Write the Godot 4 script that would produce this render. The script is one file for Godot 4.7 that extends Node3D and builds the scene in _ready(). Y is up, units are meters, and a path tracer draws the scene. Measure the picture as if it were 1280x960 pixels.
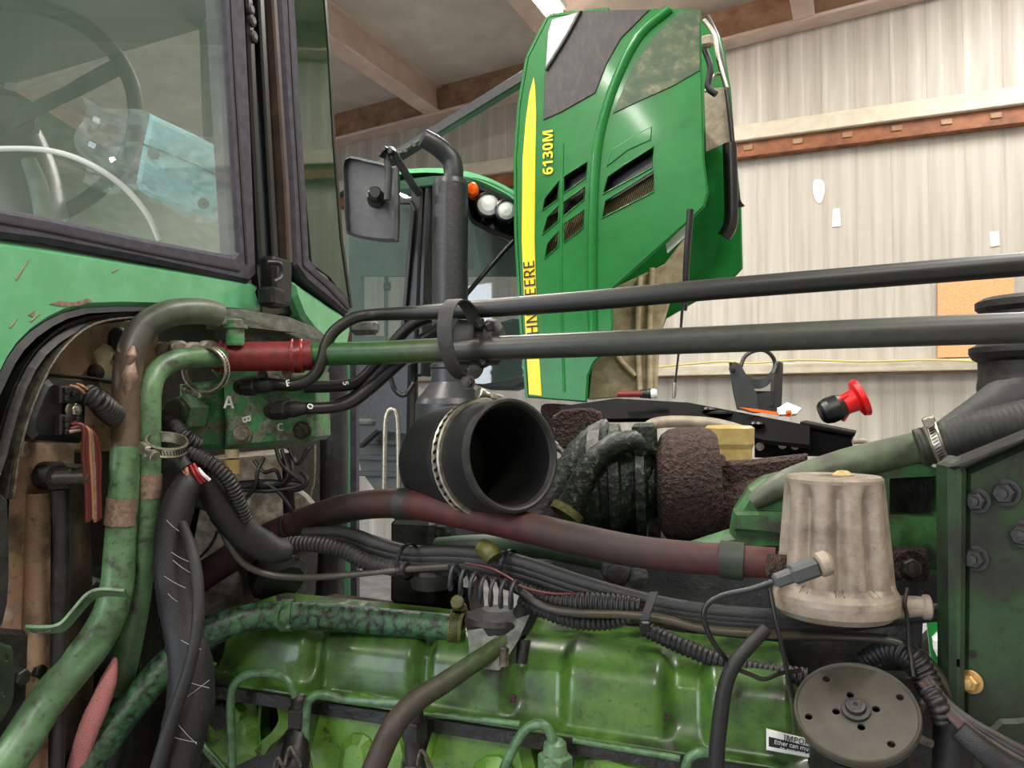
extends Node3D

const FP := 984.0            # focal length in pixels of the 1280x960 frame
var CB := Basis()
var CO := Vector3(0, 1.65, 0)
var M := {}
var W2: Array
var F1: Array
var A1: Array
var H2: Array
var taken := {}
var grime := {}
var rng := RandomNumberGenerator.new()


# ---------- placing: a direction through the lens met with a real plane, or taken at a real distance
func P(x: float, y: float, d: float) -> Vector3:
	return CO + CB * Vector3((x - 640.0) / FP * d, -(y - 480.0) / FP * d, -d)


func on(pl: Array, x: float, y: float, off := 0.0) -> Vector3:
	var dir: Vector3 = CB * Vector3((x - 640.0) / FP, -(y - 480.0) / FP, -1.0)
	var n: Vector3 = pl[0]
	return CO + dir * ((pl[1] + off - n.dot(CO)) / n.dot(dir))


func plane_of(nx: float, nf: float, c: float) -> Array:
	var n := Vector3(nx, 0, -nf)
	var l := n.length()
	return [n / l, c / l]


func frame_of(pl: Array, off := 0.0) -> Transform3D:
	var n: Vector3 = pl[0]
	var x := Vector3.UP.cross(n).normalized()
	return Transform3D(Basis(x, Vector3.UP, n), n * (pl[1] + off))


func flat(pl: Array, off: float, px: Array) -> PackedVector2Array:
	var f := frame_of(pl, off)
	var out := PackedVector2Array()
	for i in range(0, px.size(), 2):
		var q: Vector3 = on(pl, px[i], px[i + 1], off) - f.origin
		out.append(Vector2(q.dot(f.basis.x), q.dot(f.basis.y)))
	return out


# ---------- naming and committing
func numbered(called: String, parent: Node) -> String:
	var key := str(parent.get_instance_id()) + called
	var k: int = taken.get(key, 0)
	taken[key] = k + 1
	return called if k == 0 else "%s_%03d" % [called, k]


func begin() -> SurfaceTool:
	var st := SurfaceTool.new()
	st.begin(Mesh.PRIMITIVE_TRIANGLES)
	return st


func obj(parent: Node, called: String, st, mat: String, label := "") -> MeshInstance3D:
	var o := MeshInstance3D.new()
	o.mesh = st.commit() if st is SurfaceTool else st
	o.material_override = M[mat]
	o.name = numbered(called, parent)
	if label != "":
		o.set_meta("label", label)
	if parent != self and not (parent is MeshInstance3D) and parent.get_parent() == self:
		o.position = -parent.position
	parent.add_child(o, true)
	return o


func thing(called: String, label: String, category: String, at: Vector3, group := "") -> Node3D:
	var o := Node3D.new()
	o.name = numbered(called, self)
	add_child(o, true)
	o.position = at
	o.set_meta("label", label)
	o.set_meta("category", category)
	if group != "":
		o.set_meta("group", group)
	return o


func tag(o: Node3D, label: String, category: String, group := "") -> void:
	o.set_meta("label", label)
	o.set_meta("category", category)
	if group != "":
		o.set_meta("group", group)


func struct(called: String, st, mat: String, parent: Node = self) -> MeshInstance3D:
	var o := obj(parent, called, st, mat)
	if parent == self:
		o.set_meta("kind", "structure")
	return o


# ---------- shapes
func tri(st: SurfaceTool, a: Vector3, b: Vector3, c: Vector3, na: Vector3, nb: Vector3, nc: Vector3, ca := Color.WHITE, cb := Color.WHITE, cc := Color.WHITE) -> void:
	if (c - a).cross(b - a).dot(na + nb + nc) < 0.0:
		var t := b; b = c; c = t
		t = nb; nb = nc; nc = t
		var k := cb; cb = cc; cc = k
	st.set_color(ca); st.set_normal(na); st.add_vertex(a)
	st.set_color(cb); st.set_normal(nb); st.add_vertex(b)
	st.set_color(cc); st.set_normal(nc); st.add_vertex(c)


func quad(st: SurfaceTool, a: Vector3, b: Vector3, c: Vector3, d: Vector3, n: Vector3) -> void:
	tri(st, a, b, c, n, n, n)
	tri(st, a, c, d, n, n, n)


# a closed or open tube through control points with a radius (and colour) at each
func tube(st: SurfaceTool, pts: Array, rad: Array, o := {}) -> void:
	var seg: int = o.get("seg", 12)
	var sub: int = o.get("sub", 6)
	var cols: Array = o.get("cols", [])
	var straight: bool = o.get("straight", false)
	var p: Array[Vector3] = []
	var r: Array[float] = []
	var c: Array[Color] = []
	var n := pts.size()
	for i in range(n - 1):
		var p0: Vector3 = pts[max(i - 1, 0)]
		var p1: Vector3 = pts[i]
		var p2: Vector3 = pts[i + 1]
		var p3: Vector3 = pts[min(i + 2, n - 1)]
		var steps := 1 if straight else sub
		for k in range(steps):
			var t := float(k) / steps
			p.append(p1.cubic_interpolate(p2, p0, p3, t) if not straight else p1)
			r.append(lerpf(rad[i], rad[i + 1], t))
			c.append(cols[i].lerp(cols[i + 1], t) if cols.size() else Color.WHITE)
	p.append(pts[n - 1]); r.append(rad[n - 1]); c.append(cols[n - 1] if cols.size() else Color.WHITE)
	var pitch: float = o.get("pitch", 0.0)
	if pitch > 0.0:
		var amp: float = o.get("amp", 0.12)
		var q: Array[Vector3] = []
		var s: Array[float] = []
		var e: Array[Color] = []
		var at := 0.0
		var step := pitch / 6.0
		var k := 0
		var run := 0.0
		for i in range(p.size() - 1):
			var l: float = p[i].distance_to(p[i + 1])
			while at <= run + l:
				var t: float = (at - run) / maxf(l, 1e-6)
				var w: float = [0.0, 0.0, 0.0, 0.6, 1.0, 0.6][k % 6]
				q.append(p[i].lerp(p[i + 1], t)); s.append(lerpf(r[i], r[i + 1], t) * (1.0 - amp * w)); e.append(c[i].lerp(c[i + 1], t))
				at += step
				k += 1
			run += l
		p = q; r = s; c = e
	n = p.size()
	if n < 2:
		return
	var side := Vector3.UP
	var tan0: Vector3 = (p[1] - p[0]).normalized()
	if absf(tan0.dot(side)) > 0.9:
		side = Vector3.RIGHT
	side = (side - tan0 * side.dot(tan0)).normalized()
	var wob: float = o.get("wobble", 0.0)
	var rings: Array = []
	var norms: Array = []
	for i in range(n):
		var tg: Vector3 = (p[min(i + 1, n - 1)] - p[max(i - 1, 0)]).normalized()
		side = (side - tg * side.dot(tg)).normalized()
		var up := tg.cross(side)
		var slope: float = (r[min(i + 1, n - 1)] - r[max(i - 1, 0)]) / maxf((p[min(i + 1, n - 1)] - p[max(i - 1, 0)]).length(), 1e-6)
		var ring: Array[Vector3] = []
		var nr: Array[Vector3] = []
		for k in range(seg):
			var a := TAU * k / seg
			var dirv := side * cos(a) + up * sin(a)
			var rr: float = r[i] * (1.0 + (wob * sin(a * 3.0 + i * 1.7) * sin(i * 0.9) if wob > 0.0 else 0.0))
			ring.append(p[i] + dirv * rr)
			nr.append((dirv - tg * clampf(slope, -2.0, 2.0)).normalized())
		rings.append(ring)
		norms.append(nr)
	for i in range(n - 1):
		for k in range(seg):
			var k2 := (k + 1) % seg
			tri(st, rings[i][k], rings[i][k2], rings[i + 1][k2], norms[i][k], norms[i][k2], norms[i + 1][k2], c[i], c[i], c[i + 1])
			tri(st, rings[i][k], rings[i + 1][k2], rings[i + 1][k], norms[i][k], norms[i + 1][k2], norms[i + 1][k], c[i], c[i + 1], c[i + 1])
	if o.get("caps", true):
		for e2 in [0, n - 1]:
			var tg2: Vector3 = (p[0] - p[1]).normalized() if e2 == 0 else (p[n - 1] - p[n - 2]).normalized()
			for k in range(seg):
				tri(st, p[e2], rings[e2][k], rings[e2][(k + 1) % seg], tg2, tg2, tg2, c[e2], c[e2], c[e2])


# rows of x, y, distance, radius in pixels
func rows(data: Array) -> Array:
	var pts := []
	var rad := []
	for i in range(0, data.size(), 4):
		pts.append(P(data[i], data[i + 1], data[i + 2]))
		rad.append(data[i + 3] * data[i + 2] / FP)
	return [pts, rad]


func tb(parent: Node, called: String, mat: String, data: Array, o := {}) -> MeshInstance3D:
	var st := begin()
	var q := rows(data)
	tube(st, q[0], q[1], o)
	return obj(parent, called, st, mat, o.get("label", ""))


func inset(poly: PackedVector2Array, by: float) -> PackedVector2Array:
	var out := PackedVector2Array()
	var n := poly.size()
	var ccw := not Geometry2D.is_polygon_clockwise(poly)
	for i in range(n):
		var a := (poly[i] - poly[(i - 1 + n) % n]).normalized()
		var b := (poly[(i + 1) % n] - poly[i]).normalized()
		var na := Vector2(-a.y, a.x)
		var nb := Vector2(-b.y, b.x)
		if not ccw:
			na = -na; nb = -nb
		var m := na + nb
		var l := m.length_squared()
		m = m * (2.0 / l) if l > 0.3 else m.normalized() * 1.5
		out.append(poly[i] + m * by)
	return out


func without_holes(poly: PackedVector2Array, holes: Array) -> Array:
	var pieces := [poly]
	for h in holes:
		var cx := 0.0
		for v in h:
			cx += v.x / h.size()
		var next := []
		for piece in pieces:
			var big := 50.0
			for half in [PackedVector2Array([Vector2(cx - big, -big), Vector2(cx, -big), Vector2(cx, big), Vector2(cx - big, big)]), PackedVector2Array([Vector2(cx, -big), Vector2(cx + big, -big), Vector2(cx + big, big), Vector2(cx, big)])]:
				for part in Geometry2D.intersect_polygons(piece, half):
					for rest in Geometry2D.clip_polygons(part, h):
						next.append(rest)
		pieces = next
	return pieces


func prism(st: SurfaceTool, f: Transform3D, poly: PackedVector2Array, depth: float, bevel := 0.0, holes := []) -> void:
	var z := f.basis.z.normalized()
	var inner := inset(poly, bevel) if bevel > 0.0 else poly
	for piece in without_holes(inner, holes) if holes.size() else [inner]:
		var t := Geometry2D.triangulate_polygon(piece)
		for i in range(0, t.size(), 3):
			var v := []
			for k in range(3):
				v.append(f * Vector3(piece[t[i + k]].x, piece[t[i + k]].y, 0))
			tri(st, v[0], v[1], v[2], z, z, z)
	for piece in without_holes(poly, holes) if holes.size() else [poly]:
		var t := Geometry2D.triangulate_polygon(piece)
		for i in range(0, t.size(), 3):
			var v := []
			for k in range(3):
				v.append(f * Vector3(piece[t[i + k]].x, piece[t[i + k]].y, -depth))
			tri(st, v[0], v[1], v[2], -z, -z, -z)
	var n := poly.size()
	var ccw := not Geometry2D.is_polygon_clockwise(poly)
	for i in range(n):
		var j := (i + 1) % n
		var e := (poly[j] - poly[i]).normalized()
		var o2 := Vector2(e.y, -e.x) if ccw else Vector2(-e.y, e.x)
		var nn := (f.basis * Vector3(o2.x, o2.y, 0)).normalized()
		var a := f * Vector3(poly[i].x, poly[i].y, -bevel)
		var b := f * Vector3(poly[j].x, poly[j].y, -bevel)
		quad(st, a, b, f * Vector3(poly[j].x, poly[j].y, -depth), f * Vector3(poly[i].x, poly[i].y, -depth), nn)
		if bevel > 0.0:
			quad(st, f * Vector3(inner[i].x, inner[i].y, 0), f * Vector3(inner[j].x, inner[j].y, 0), b, a, (nn + z).normalized())
	for h in holes:
		var hc := Vector2()
		for v in h:
			hc += v / h.size()
		for i in range(h.size()):
			var j: int = (i + 1) % h.size()
			var mid: Vector2 = hc - (h[i] + h[j]) * 0.5
			var e: Vector2 = (h[j] - h[i]).normalized()
			var o3 := Vector2(-e.y, e.x)
			if o3.dot(mid) < 0.0:
				o3 = -o3
			var nn := (f.basis * Vector3(o3.x, o3.y, 0)).normalized()
			quad(st, f * Vector3(h[i].x, h[i].y, 0), f * Vector3(h[j].x, h[j].y, 0), f * Vector3(h[j].x, h[j].y, -depth), f * Vector3(h[i].x, h[i].y, -depth), nn)


# a plate with the outline px (pixel pairs) lying in a plane
func plate(parent: Node, called: String, mat: String, pl: Array, off: float, px: Array, depth: float, bevel := 0.0, holes := [], label := "") -> MeshInstance3D:
	var st := begin()
	var hs := []
	for h in holes:
		hs.append(flat(pl, off, h))
	prism(st, frame_of(pl, off), flat(pl, off, px), depth, bevel, hs)
	return obj(parent, called, st, mat, label)


func round_px(cx: float, cy: float, rx: float, ry: float, n := 20, turn := 0.0) -> Array:
	var out := []
	for i in range(n):
		var v := Vector2(cos(TAU * i / n) * rx, sin(TAU * i / n) * ry).rotated(turn)
		out.append_array([cx + v.x, cy + v.y])
	return out


# smooth closed outline through pixel points
func curve_px(px: Array, sub := 4, closed := true) -> Array:
	var out := []
	var n := px.size() / 2
	for i in range(n if closed else n - 1):
		var g := func(k: int) -> Vector2:
			k = posmod(k, n) if closed else clampi(k, 0, n - 1)
			return Vector2(px[k * 2], px[k * 2 + 1])
		var a: Vector2 = g.call(i - 1)
		var b: Vector2 = g.call(i)
		var c: Vector2 = g.call(i + 1)
		var d: Vector2 = g.call(i + 2)
		for k in range(sub):
			var q := b.cubic_interpolate(c, a, d, float(k) / sub)
			out.append_array([q.x, q.y])
	if not closed:
		out.append_array([px[n * 2 - 2], px[n * 2 - 1]])
	return out


# strip of a given width along a pixel polyline, as a closed outline
func strip_px(px: Array, width: float, width_end := -1.0) -> Array:
	var left := []
	var right := []
	var n := px.size() / 2
	if width_end < 0.0:
		width_end = width
	for i in range(n):
		var a := Vector2(px[max(i - 1, 0) * 2], px[max(i - 1, 0) * 2 + 1])
		var b := Vector2(px[min(i + 1, n - 1) * 2], px[min(i + 1, n - 1) * 2 + 1])
		var t := (b - a).normalized()
		var w := lerpf(width, width_end, float(i) / (n - 1)) * 0.5
		left.append(Vector2(px[i * 2], px[i * 2 + 1]) + Vector2(-t.y, t.x) * w)
		right.append(Vector2(px[i * 2], px[i * 2 + 1]) - Vector2(-t.y, t.x) * w)
	right.reverse()
	var out := []
	for v in left + right:
		out.append_array([v.x, v.y])
	return out


func basis_z(z: Vector3, up := Vector3.UP) -> Basis:
	z = z.normalized()
	var x := up.cross(z)
	if x.length() < 0.01:
		x = Vector3.RIGHT.cross(z)
	x = x.normalized()
	return Basis(x, z.cross(x), z)


func box(st: SurfaceTool, f: Transform3D, size: Vector3, bevel := 0.0) -> void:
	var h := size * 0.5
	bevel = minf(bevel, minf(h.x, minf(h.y, h.z)) * 0.9)
	if bevel <= 0.0:
		for ax in range(3):
			for s in [-1.0, 1.0]:
				var u := Vector3(); u[(ax + 1) % 3] = h[(ax + 1) % 3]
				var v := Vector3(); v[(ax + 2) % 3] = h[(ax + 2) % 3]
				var c := Vector3(); c[ax] = h[ax] * s
				var nn := Vector3(); nn[ax] = s
				quad(st, f * (c - u - v), f * (c + u - v), f * (c + u + v), f * (c - u + v), (f.basis * nn).normalized())
		return
	# faces, chamfers and corners
	for ax in range(3):
		var i1 := (ax + 1) % 3
		var i2 := (ax + 2) % 3
		for s in [-1.0, 1.0]:
			var nn := Vector3(); nn[ax] = s
			var vs := []
			for q in [[-1, -1], [1, -1], [1, 1], [-1, 1]]:
				var c := Vector3(); c[ax] = h[ax] * s; c[i1] = (h[i1] - bevel) * q[0]; c[i2] = (h[i2] - bevel) * q[1]
				vs.append(f * c)
			quad(st, vs[0], vs[1], vs[2], vs[3], (f.basis * nn).normalized())
		for s1 in [-1.0, 1.0]:
			for s2 in [-1.0, 1.0]:
				var vs := []
				for q in [[0, -1], [0, 1], [1, 1], [1, -1]]:
					var c := Vector3()
					c[ax] = (h[ax] - bevel) * q[1]
					c[i1] = (h[i1] - (bevel if q[0] == 1 else 0.0)) * s1
					c[i2] = (h[i2] - (0.0 if q[0] == 1 else bevel)) * s2
					vs.append(f * c)
				var nn := Vector3(); nn[i1] = s1; nn[i2] = s2
				quad(st, vs[0], vs[1], vs[2], vs[3], (f.basis * nn).normalized())
	for sx in [-1.0, 1.0]:
		for sy in [-1.0, 1.0]:
			for sz in [-1.0, 1.0]:
				var nn := (f.basis * Vector3(sx, sy, sz)).normalized()
				tri(st, f * Vector3(h.x * sx, (h.y - bevel) * sy, (h.z - bevel) * sz), f * Vector3((h.x - bevel) * sx, h.y * sy, (h.z - bevel) * sz), f * Vector3((h.x - bevel) * sx, (h.y - bevel) * sy, h.z * sz), nn, nn, nn)


func bx(parent: Node, called: String, mat: String, at: Vector3, size: Vector3, b := Basis(), bevel := 0.003, label := "") -> MeshInstance3D:
	var st := begin()
	box(st, Transform3D(b, at), size, bevel)
	return obj(parent, called, st, mat, label)


# profile: pairs (distance along the axis, radius)
func lathe(st: SurfaceTool, at: Vector3, axis: Vector3, prof: Array, seg := 24, sq := 1.0) -> void:
	var b := basis_z(axis)
	for i in range(0, prof.size() - 2, 2):
		var z0: float = prof[i]
		var r0: float = prof[i + 1]
		var z1: float = prof[i + 2]
		var r1: float = prof[i + 3]
		var d := Vector2(z1 - z0, r1 - r0)
		if d.length() < 1e-7:
			continue
		d = d.normalized()
		for k in range(seg):
			var v := []
			var nn := []
			for q in [[0, 0], [1, 0], [1, 1], [0, 1]]:
				var a: float = TAU * (k + q[1]) / seg
				var rr: float = r1 if q[0] == 1 else r0
				var zz: float = z1 if q[0] == 1 else z0
				v.append(at + b * Vector3(cos(a) * rr * sq, sin(a) * rr, zz))
				nn.append((b * Vector3(cos(a) * d.x, sin(a) * d.x, -d.y)).normalized())
			if r0 > 1e-6 and r1 > 1e-6 or r1 > 1e-6:
				tri(st, v[0], v[1], v[2], nn[0], nn[1], nn[2])
			if r0 > 1e-6:
				tri(st, v[0], v[2], v[3], nn[0], nn[2], nn[3])


func lt(parent: Node, called: String, mat: String, at: Vector3, axis: Vector3, prof: Array, seg := 24, label := "", sq := 1.0) -> MeshInstance3D:
	var st := begin()
	lathe(st, at, axis, prof, seg, sq)
	return obj(parent, called, st, mat, label)


func hexagon(st: SurfaceTool, at: Vector3, axis: Vector3, r: float, h: float, sides := 6, turn := 0.3) -> void:
	var poly := PackedVector2Array()
	for i in range(sides):
		poly.append(Vector2(cos(TAU * i / sides + turn), sin(TAU * i / sides + turn)) * r)
	var b := basis_z(axis)
	prism(st, Transform3D(b, at + b.z * h), poly, h, r * 0.14)


# hex bolt: washer, head and stud end
func bolt(parent: Node, mat: String, at: Vector3, axis: Vector3, r: float, called := "bolt", label := "") -> MeshInstance3D:
	var st := begin()
	axis = axis.normalized()
	lathe(st, at, axis, [0, r * 1.35, r * 0.22, r * 1.35, r * 0.26, r * 1.28, r * 0.26, 0.0], 20)
	hexagon(st, at + axis * r * 0.25, axis, r, r * 0.85, 6, rng.randf() * 1.0)
	lathe(st, at + axis * r * 1.05, axis, [0, r * 0.55, r * 0.3, r * 0.5, r * 0.34, 0.0], 12)
	return obj(parent, called, st, mat, label)


# worm-drive hose clamp: slotted band and screw housing
func clamp_ring(parent: Node, mat: String, at: Vector3, axis: Vector3, r: float, w: float, screw_at := 0.0, called := "hose_clamp", label := "", screw := true) -> MeshInstance3D:
	var st := begin()
	var t := r * 0.05 + 0.0008
	lathe(st, at - axis.normalized() * w * 0.5, axis, [0, r, 0, r + t, w * 0.12, r + t * 1.4, w * 0.2, r + t, w * 0.8, r + t, w * 0.88, r + t * 1.4, w, r + t, w, r, 0, r], 40)
	var o := obj(parent, called, st, mat, label)
	var b := basis_z(axis)
	var s2 := begin()
	var n := 44
	for i in range(n):
		var a := TAU * i / n
		var dirv := b * Vector3(cos(a), sin(a), 0)
		var tg := b * Vector3(-sin(a), cos(a), 0)
		box(s2, Transform3D(Basis(tg, b.z, dirv).rotated(dirv, 0.35), at + dirv * (r + t)), Vector3(r * 0.05, w * 0.5, t * 0.5))
	obj(o, "slots", s2, "black_paint")
	if screw:
		var dv := b * Vector3(cos(screw_at), sin(screw_at), 0)
		var tv := b * Vector3(-sin(screw_at), cos(screw_at), 0)
		var s3 := begin()
		var c := at + dv * (r + t + w * 0.3)
		box(s3, Transform3D(Basis(tv, b.z, dv), c), Vector3(w * 1.3, w * 1.05, w * 0.6), w * 0.12)
		lathe(s3, c + tv * w * 0.4, tv, [0, w * 0.32, w * 0.8, w * 0.32, w * 0.8, w * 0.5, w * 1.25, w * 0.5, w * 1.3, w * 0.42, w * 1.3, 0.0], 14)
		obj(o, "screw", s3, mat)
	return o


# flat strap bent along a path of points; wide along the given axis
func strap(st: SurfaceTool, pts: Array, wide: Vector3, thick: float, sub := 5) -> void:
	var p: Array[Vector3] = []
	var n := pts.size()
	for i in range(n - 1):
		for k in range(sub):
			var a: Vector3 = pts[i]
			p.append(a.cubic_interpolate(pts[i + 1], pts[max(i - 1, 0)], pts[min(i + 2, n - 1)], float(k) / sub))
	p.append(pts[n - 1])
	var prev := []
	for i in range(p.size()):
		var tg: Vector3 = (p[min(i + 1, p.size() - 1)] - p[max(i - 1, 0)]).normalized()
		var nn := tg.cross(wide).normalized()
		var c := [p[i] + wide * 0.5 + nn * thick * 0.5, p[i] - wide * 0.5 + nn * thick * 0.5, p[i] - wide * 0.5 - nn * thick * 0.5, p[i] + wide * 0.5 - nn * thick * 0.5, nn, wide.normalized()]
		if i > 0:
			var ns := [nn, -wide.normalized(), -nn, wide.normalized()]
			for k in range(4):
				quad(st, prev[k], prev[(k + 1) % 4], c[(k + 1) % 4], c[k], ns[k])
		if i == 0 or i == p.size() - 1:
			quad(st, c[0], c[1], c[2], c[3], tg if i > 0 else -tg)
		prev = c


# closed slab from a loop of points in space, thickened against its normal
func slab(st: SurfaceTool, pts: Array, thick: float) -> void:
	var c := Vector3()
	for v in pts:
		c += v / float(pts.size())
	var nn := Vector3()
	for i in range(pts.size()):
		nn += (pts[i] - c).cross(pts[(i + 1) % pts.size()] - c)
	nn = nn.normalized()
	if nn.dot(CO - c) < 0.0:
		nn = -nn
	var dn := nn * thick
	for i in range(pts.size()):
		var j := (i + 1) % pts.size()
		tri(st, c, pts[i], pts[j], nn, nn, nn)
		tri(st, c - dn, pts[i] - dn, pts[j] - dn, -nn, -nn, -nn)
		var out: Vector3 = ((pts[j] - pts[i]) as Vector3).cross(nn).normalized()
		if out.dot((pts[i] + pts[j]) * 0.5 - c) < 0.0:
			out = -out
		quad(st, pts[i], pts[j], pts[j] - dn, pts[i] - dn, out)


func sl(parent: Node, called: String, mat: String, pts: Array, thick: float, label := "") -> MeshInstance3D:
	var st := begin()
	slab(st, pts, thick)
	return obj(parent, called, st, mat, label)


func lettering(parent: Node, called: String, words: String, height: float, mat: String, f: Transform3D, thick := 0.001, bold := false) -> MeshInstance3D:
	var t := TextMesh.new()
	var font := SystemFont.new()
	font.font_names = PackedStringArray(["Droid Sans"])
	if bold:
		font.font_weight = 700
	t.font = font
	t.text = words
	t.font_size = 48
	t.pixel_size = height / 48.0
	t.depth = thick
	t.curve_step = 1.0
	var o := obj(parent, called, t, mat)
	o.transform = Transform3D(f.basis, f.origin + o.position)
	return o


# ---------- materials
func mk(called: String, stops: Array, o := {}) -> void:
	var m := StandardMaterial3D.new()
	m.resource_name = called
	m.roughness = o.get("rough", 0.6)
	m.metallic = o.get("metal", 0.0)
	m.metallic_specular = o.get("spec", 0.5)
	m.vertex_color_use_as_albedo = o.get("vcol", false)
	if stops.size() == 1:
		m.albedo_color = stops[0]
	else:
		var g := Gradient.new()
		var offs := PackedFloat32Array()
		var cols := PackedColorArray()
		for i in range(0, stops.size(), 2):
			offs.append(stops[i])
			cols.append(stops[i + 1])
		g.offsets = offs
		g.colors = cols
		var noise := FastNoiseLite.new()
		noise.seed = o.get("seed", called.hash() % 1000)
		noise.noise_type = o.get("type", FastNoiseLite.TYPE_SIMPLEX_SMOOTH)
		noise.frequency = o.get("freq", 0.012)
		noise.fractal_octaves = o.get("oct", 5)
		noise.fractal_gain = o.get("gain", 0.6)
		if o.has("ret"):
			noise.cellular_return_type = o.ret
		if o.get("warp", 0.0) > 0.0:
			noise.domain_warp_enabled = true
			noise.domain_warp_amplitude = o.warp
			noise.domain_warp_frequency = 0.02
		var t := NoiseTexture2D.new()
		t.width = o.get("size", 512)
		t.height = o.get("size", 512)
		t.seamless = true
		t.seamless_blend_skirt = 0.2
		t.noise = noise
		t.color_ramp = g
		m.albedo_texture = t
		m.uv1_triplanar = true
		var s: float = o.get("scale", 3.0)
		m.uv1_scale = Vector3(s, s, s) * o.get("stretch", Vector3.ONE)
		if o.has("bump"):
			var tb2 := NoiseTexture2D.new()
			tb2.width = 512
			tb2.height = 512
			tb2.seamless = true
			tb2.noise = noise
			m.heightmap_enabled = true
			m.heightmap_texture = tb2
			m.heightmap_scale = o.bump
	if o.get("worn", 0) > 0:
		if not grime.has(o.worn):
			var gn := FastNoiseLite.new()
			gn.seed = 77 + o.worn
			gn.noise_type = FastNoiseLite.TYPE_SIMPLEX_SMOOTH
			gn.frequency = 0.035 if o.worn == 1 else 0.02
			gn.fractal_octaves = 6
			gn.fractal_gain = 0.72
			var gg := Gradient.new()
			if o.worn == 1:
				gg.offsets = PackedFloat32Array([0.0, 0.18, 0.30, 0.70, 0.82, 1.0])
				gg.colors = PackedColorArray([Color(0.30, 0.26, 0.22, 0.9), Color(0.55, 0.50, 0.45, 0.8), Color(1, 1, 1, 0.5), Color(1, 1, 1, 0.5), Color(0.80, 0.78, 0.74, 0.8), Color(0.60, 0.56, 0.5, 0.9)])
			else:
				gg.offsets = PackedFloat32Array([0.0, 0.20, 0.33, 0.50, 1.0])
				gg.colors = PackedColorArray([Color(0.16, 0.13, 0.10, 1.0), Color(0.46, 0.41, 0.35, 0.9), Color(0.9, 0.88, 0.86, 0.7), Color(1, 1, 1, 0.5), Color(0.88, 0.86, 0.82, 0.9)])
			var gt := NoiseTexture2D.new()
			gt.width = 1024
			gt.height = 1024
			gt.seamless = true
			gt.noise = gn
			gt.color_ramp = gg
			grime[o.worn] = gt
		m.detail_enabled = true
		m.detail_blend_mode = BaseMaterial3D.BLEND_MODE_MUL
		m.detail_albedo = grime[o.worn]
	if o.has("coat"):
		m.clearcoat_enabled = true
		m.clearcoat = o.coat
		m.clearcoat_roughness = 0.08
	M[called] = m


func mglass(called: String, c: Color, rough := 0.02) -> void:
	var m := StandardMaterial3D.new()
	m.resource_name = called
	m.transparency = BaseMaterial3D.TRANSPARENCY_ALPHA
	m.albedo_color = c
	m.roughness = rough
	M[called] = m


func mglow(called: String, c: Color, e: float) -> void:
	var m := StandardMaterial3D.new()
	m.resource_name = called
	m.albedo_color = Color(0.9, 0.9, 0.9)
	m.emission_enabled = true
	m.emission = c
	m.emission_energy_multiplier = e
	M[called] = m


func C(r: float, g: float, b: float) -> Color:
	return Color(r, g, b)


# ======================================================================
func _ready() -> void:
	rng.seed = 11
	CB = Basis(Vector3.RIGHT, deg_to_rad(1.75))
	# --- camera
	var cam := Camera3D.new()
	cam.name = "camera"
	cam.fov = 2.0 * rad_to_deg(atan(480.0 / FP))
	cam.near = 0.02
	cam.far = 80.0
	cam.transform = Transform3D(CB, CO)
	cam.current = true
	add_child(cam)
	# --- sky, exposure
	var we := WorldEnvironment.new()
	we.name = "world_environment"
	var env := Environment.new()
	var sky := Sky.new()
	var psm := ProceduralSkyMaterial.new()
	psm.sky_top_color = C(0.72, 0.78, 0.86)
	psm.sky_horizon_color = C(0.86, 0.89, 0.92)
	psm.ground_horizon_color = C(0.62, 0.62, 0.60)
	psm.ground_bottom_color = C(0.42, 0.42, 0.40)
	psm.sky_energy_multiplier = 3.1
	psm.ground_energy_multiplier = 1.7
	sky.sky_material = psm
	env.background_mode = Environment.BG_SKY
	env.sky = sky
	env.tonemap_mode = Environment.TONE_MAPPER_LINEAR
	env.tonemap_exposure = 1.0
	env.sdfgi_enabled = true
	env.ssao_enabled = true
	env.ssil_enabled = true
	we.environment = env
	add_child(we)
	# --- main planes of the place
	W2 = plane_of(-1.0, -2.253, -20.3)                 # end wall of the shed
	F1 = plane_of(1.0, -0.264, -0.7312)                # cab front of the near tractor (normal to its nose)
	A1 = plane_of(-0.257, -0.9666, -0.9545)            # its engine side
	H2 = plane_of(-0.406, -0.914, -3.04)               # side of the far tractor
	materials()
	room()
	far_tractor()
	near_cab()
	near_engine()
	near_front()
	near_lines()
	loose_things()


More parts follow.
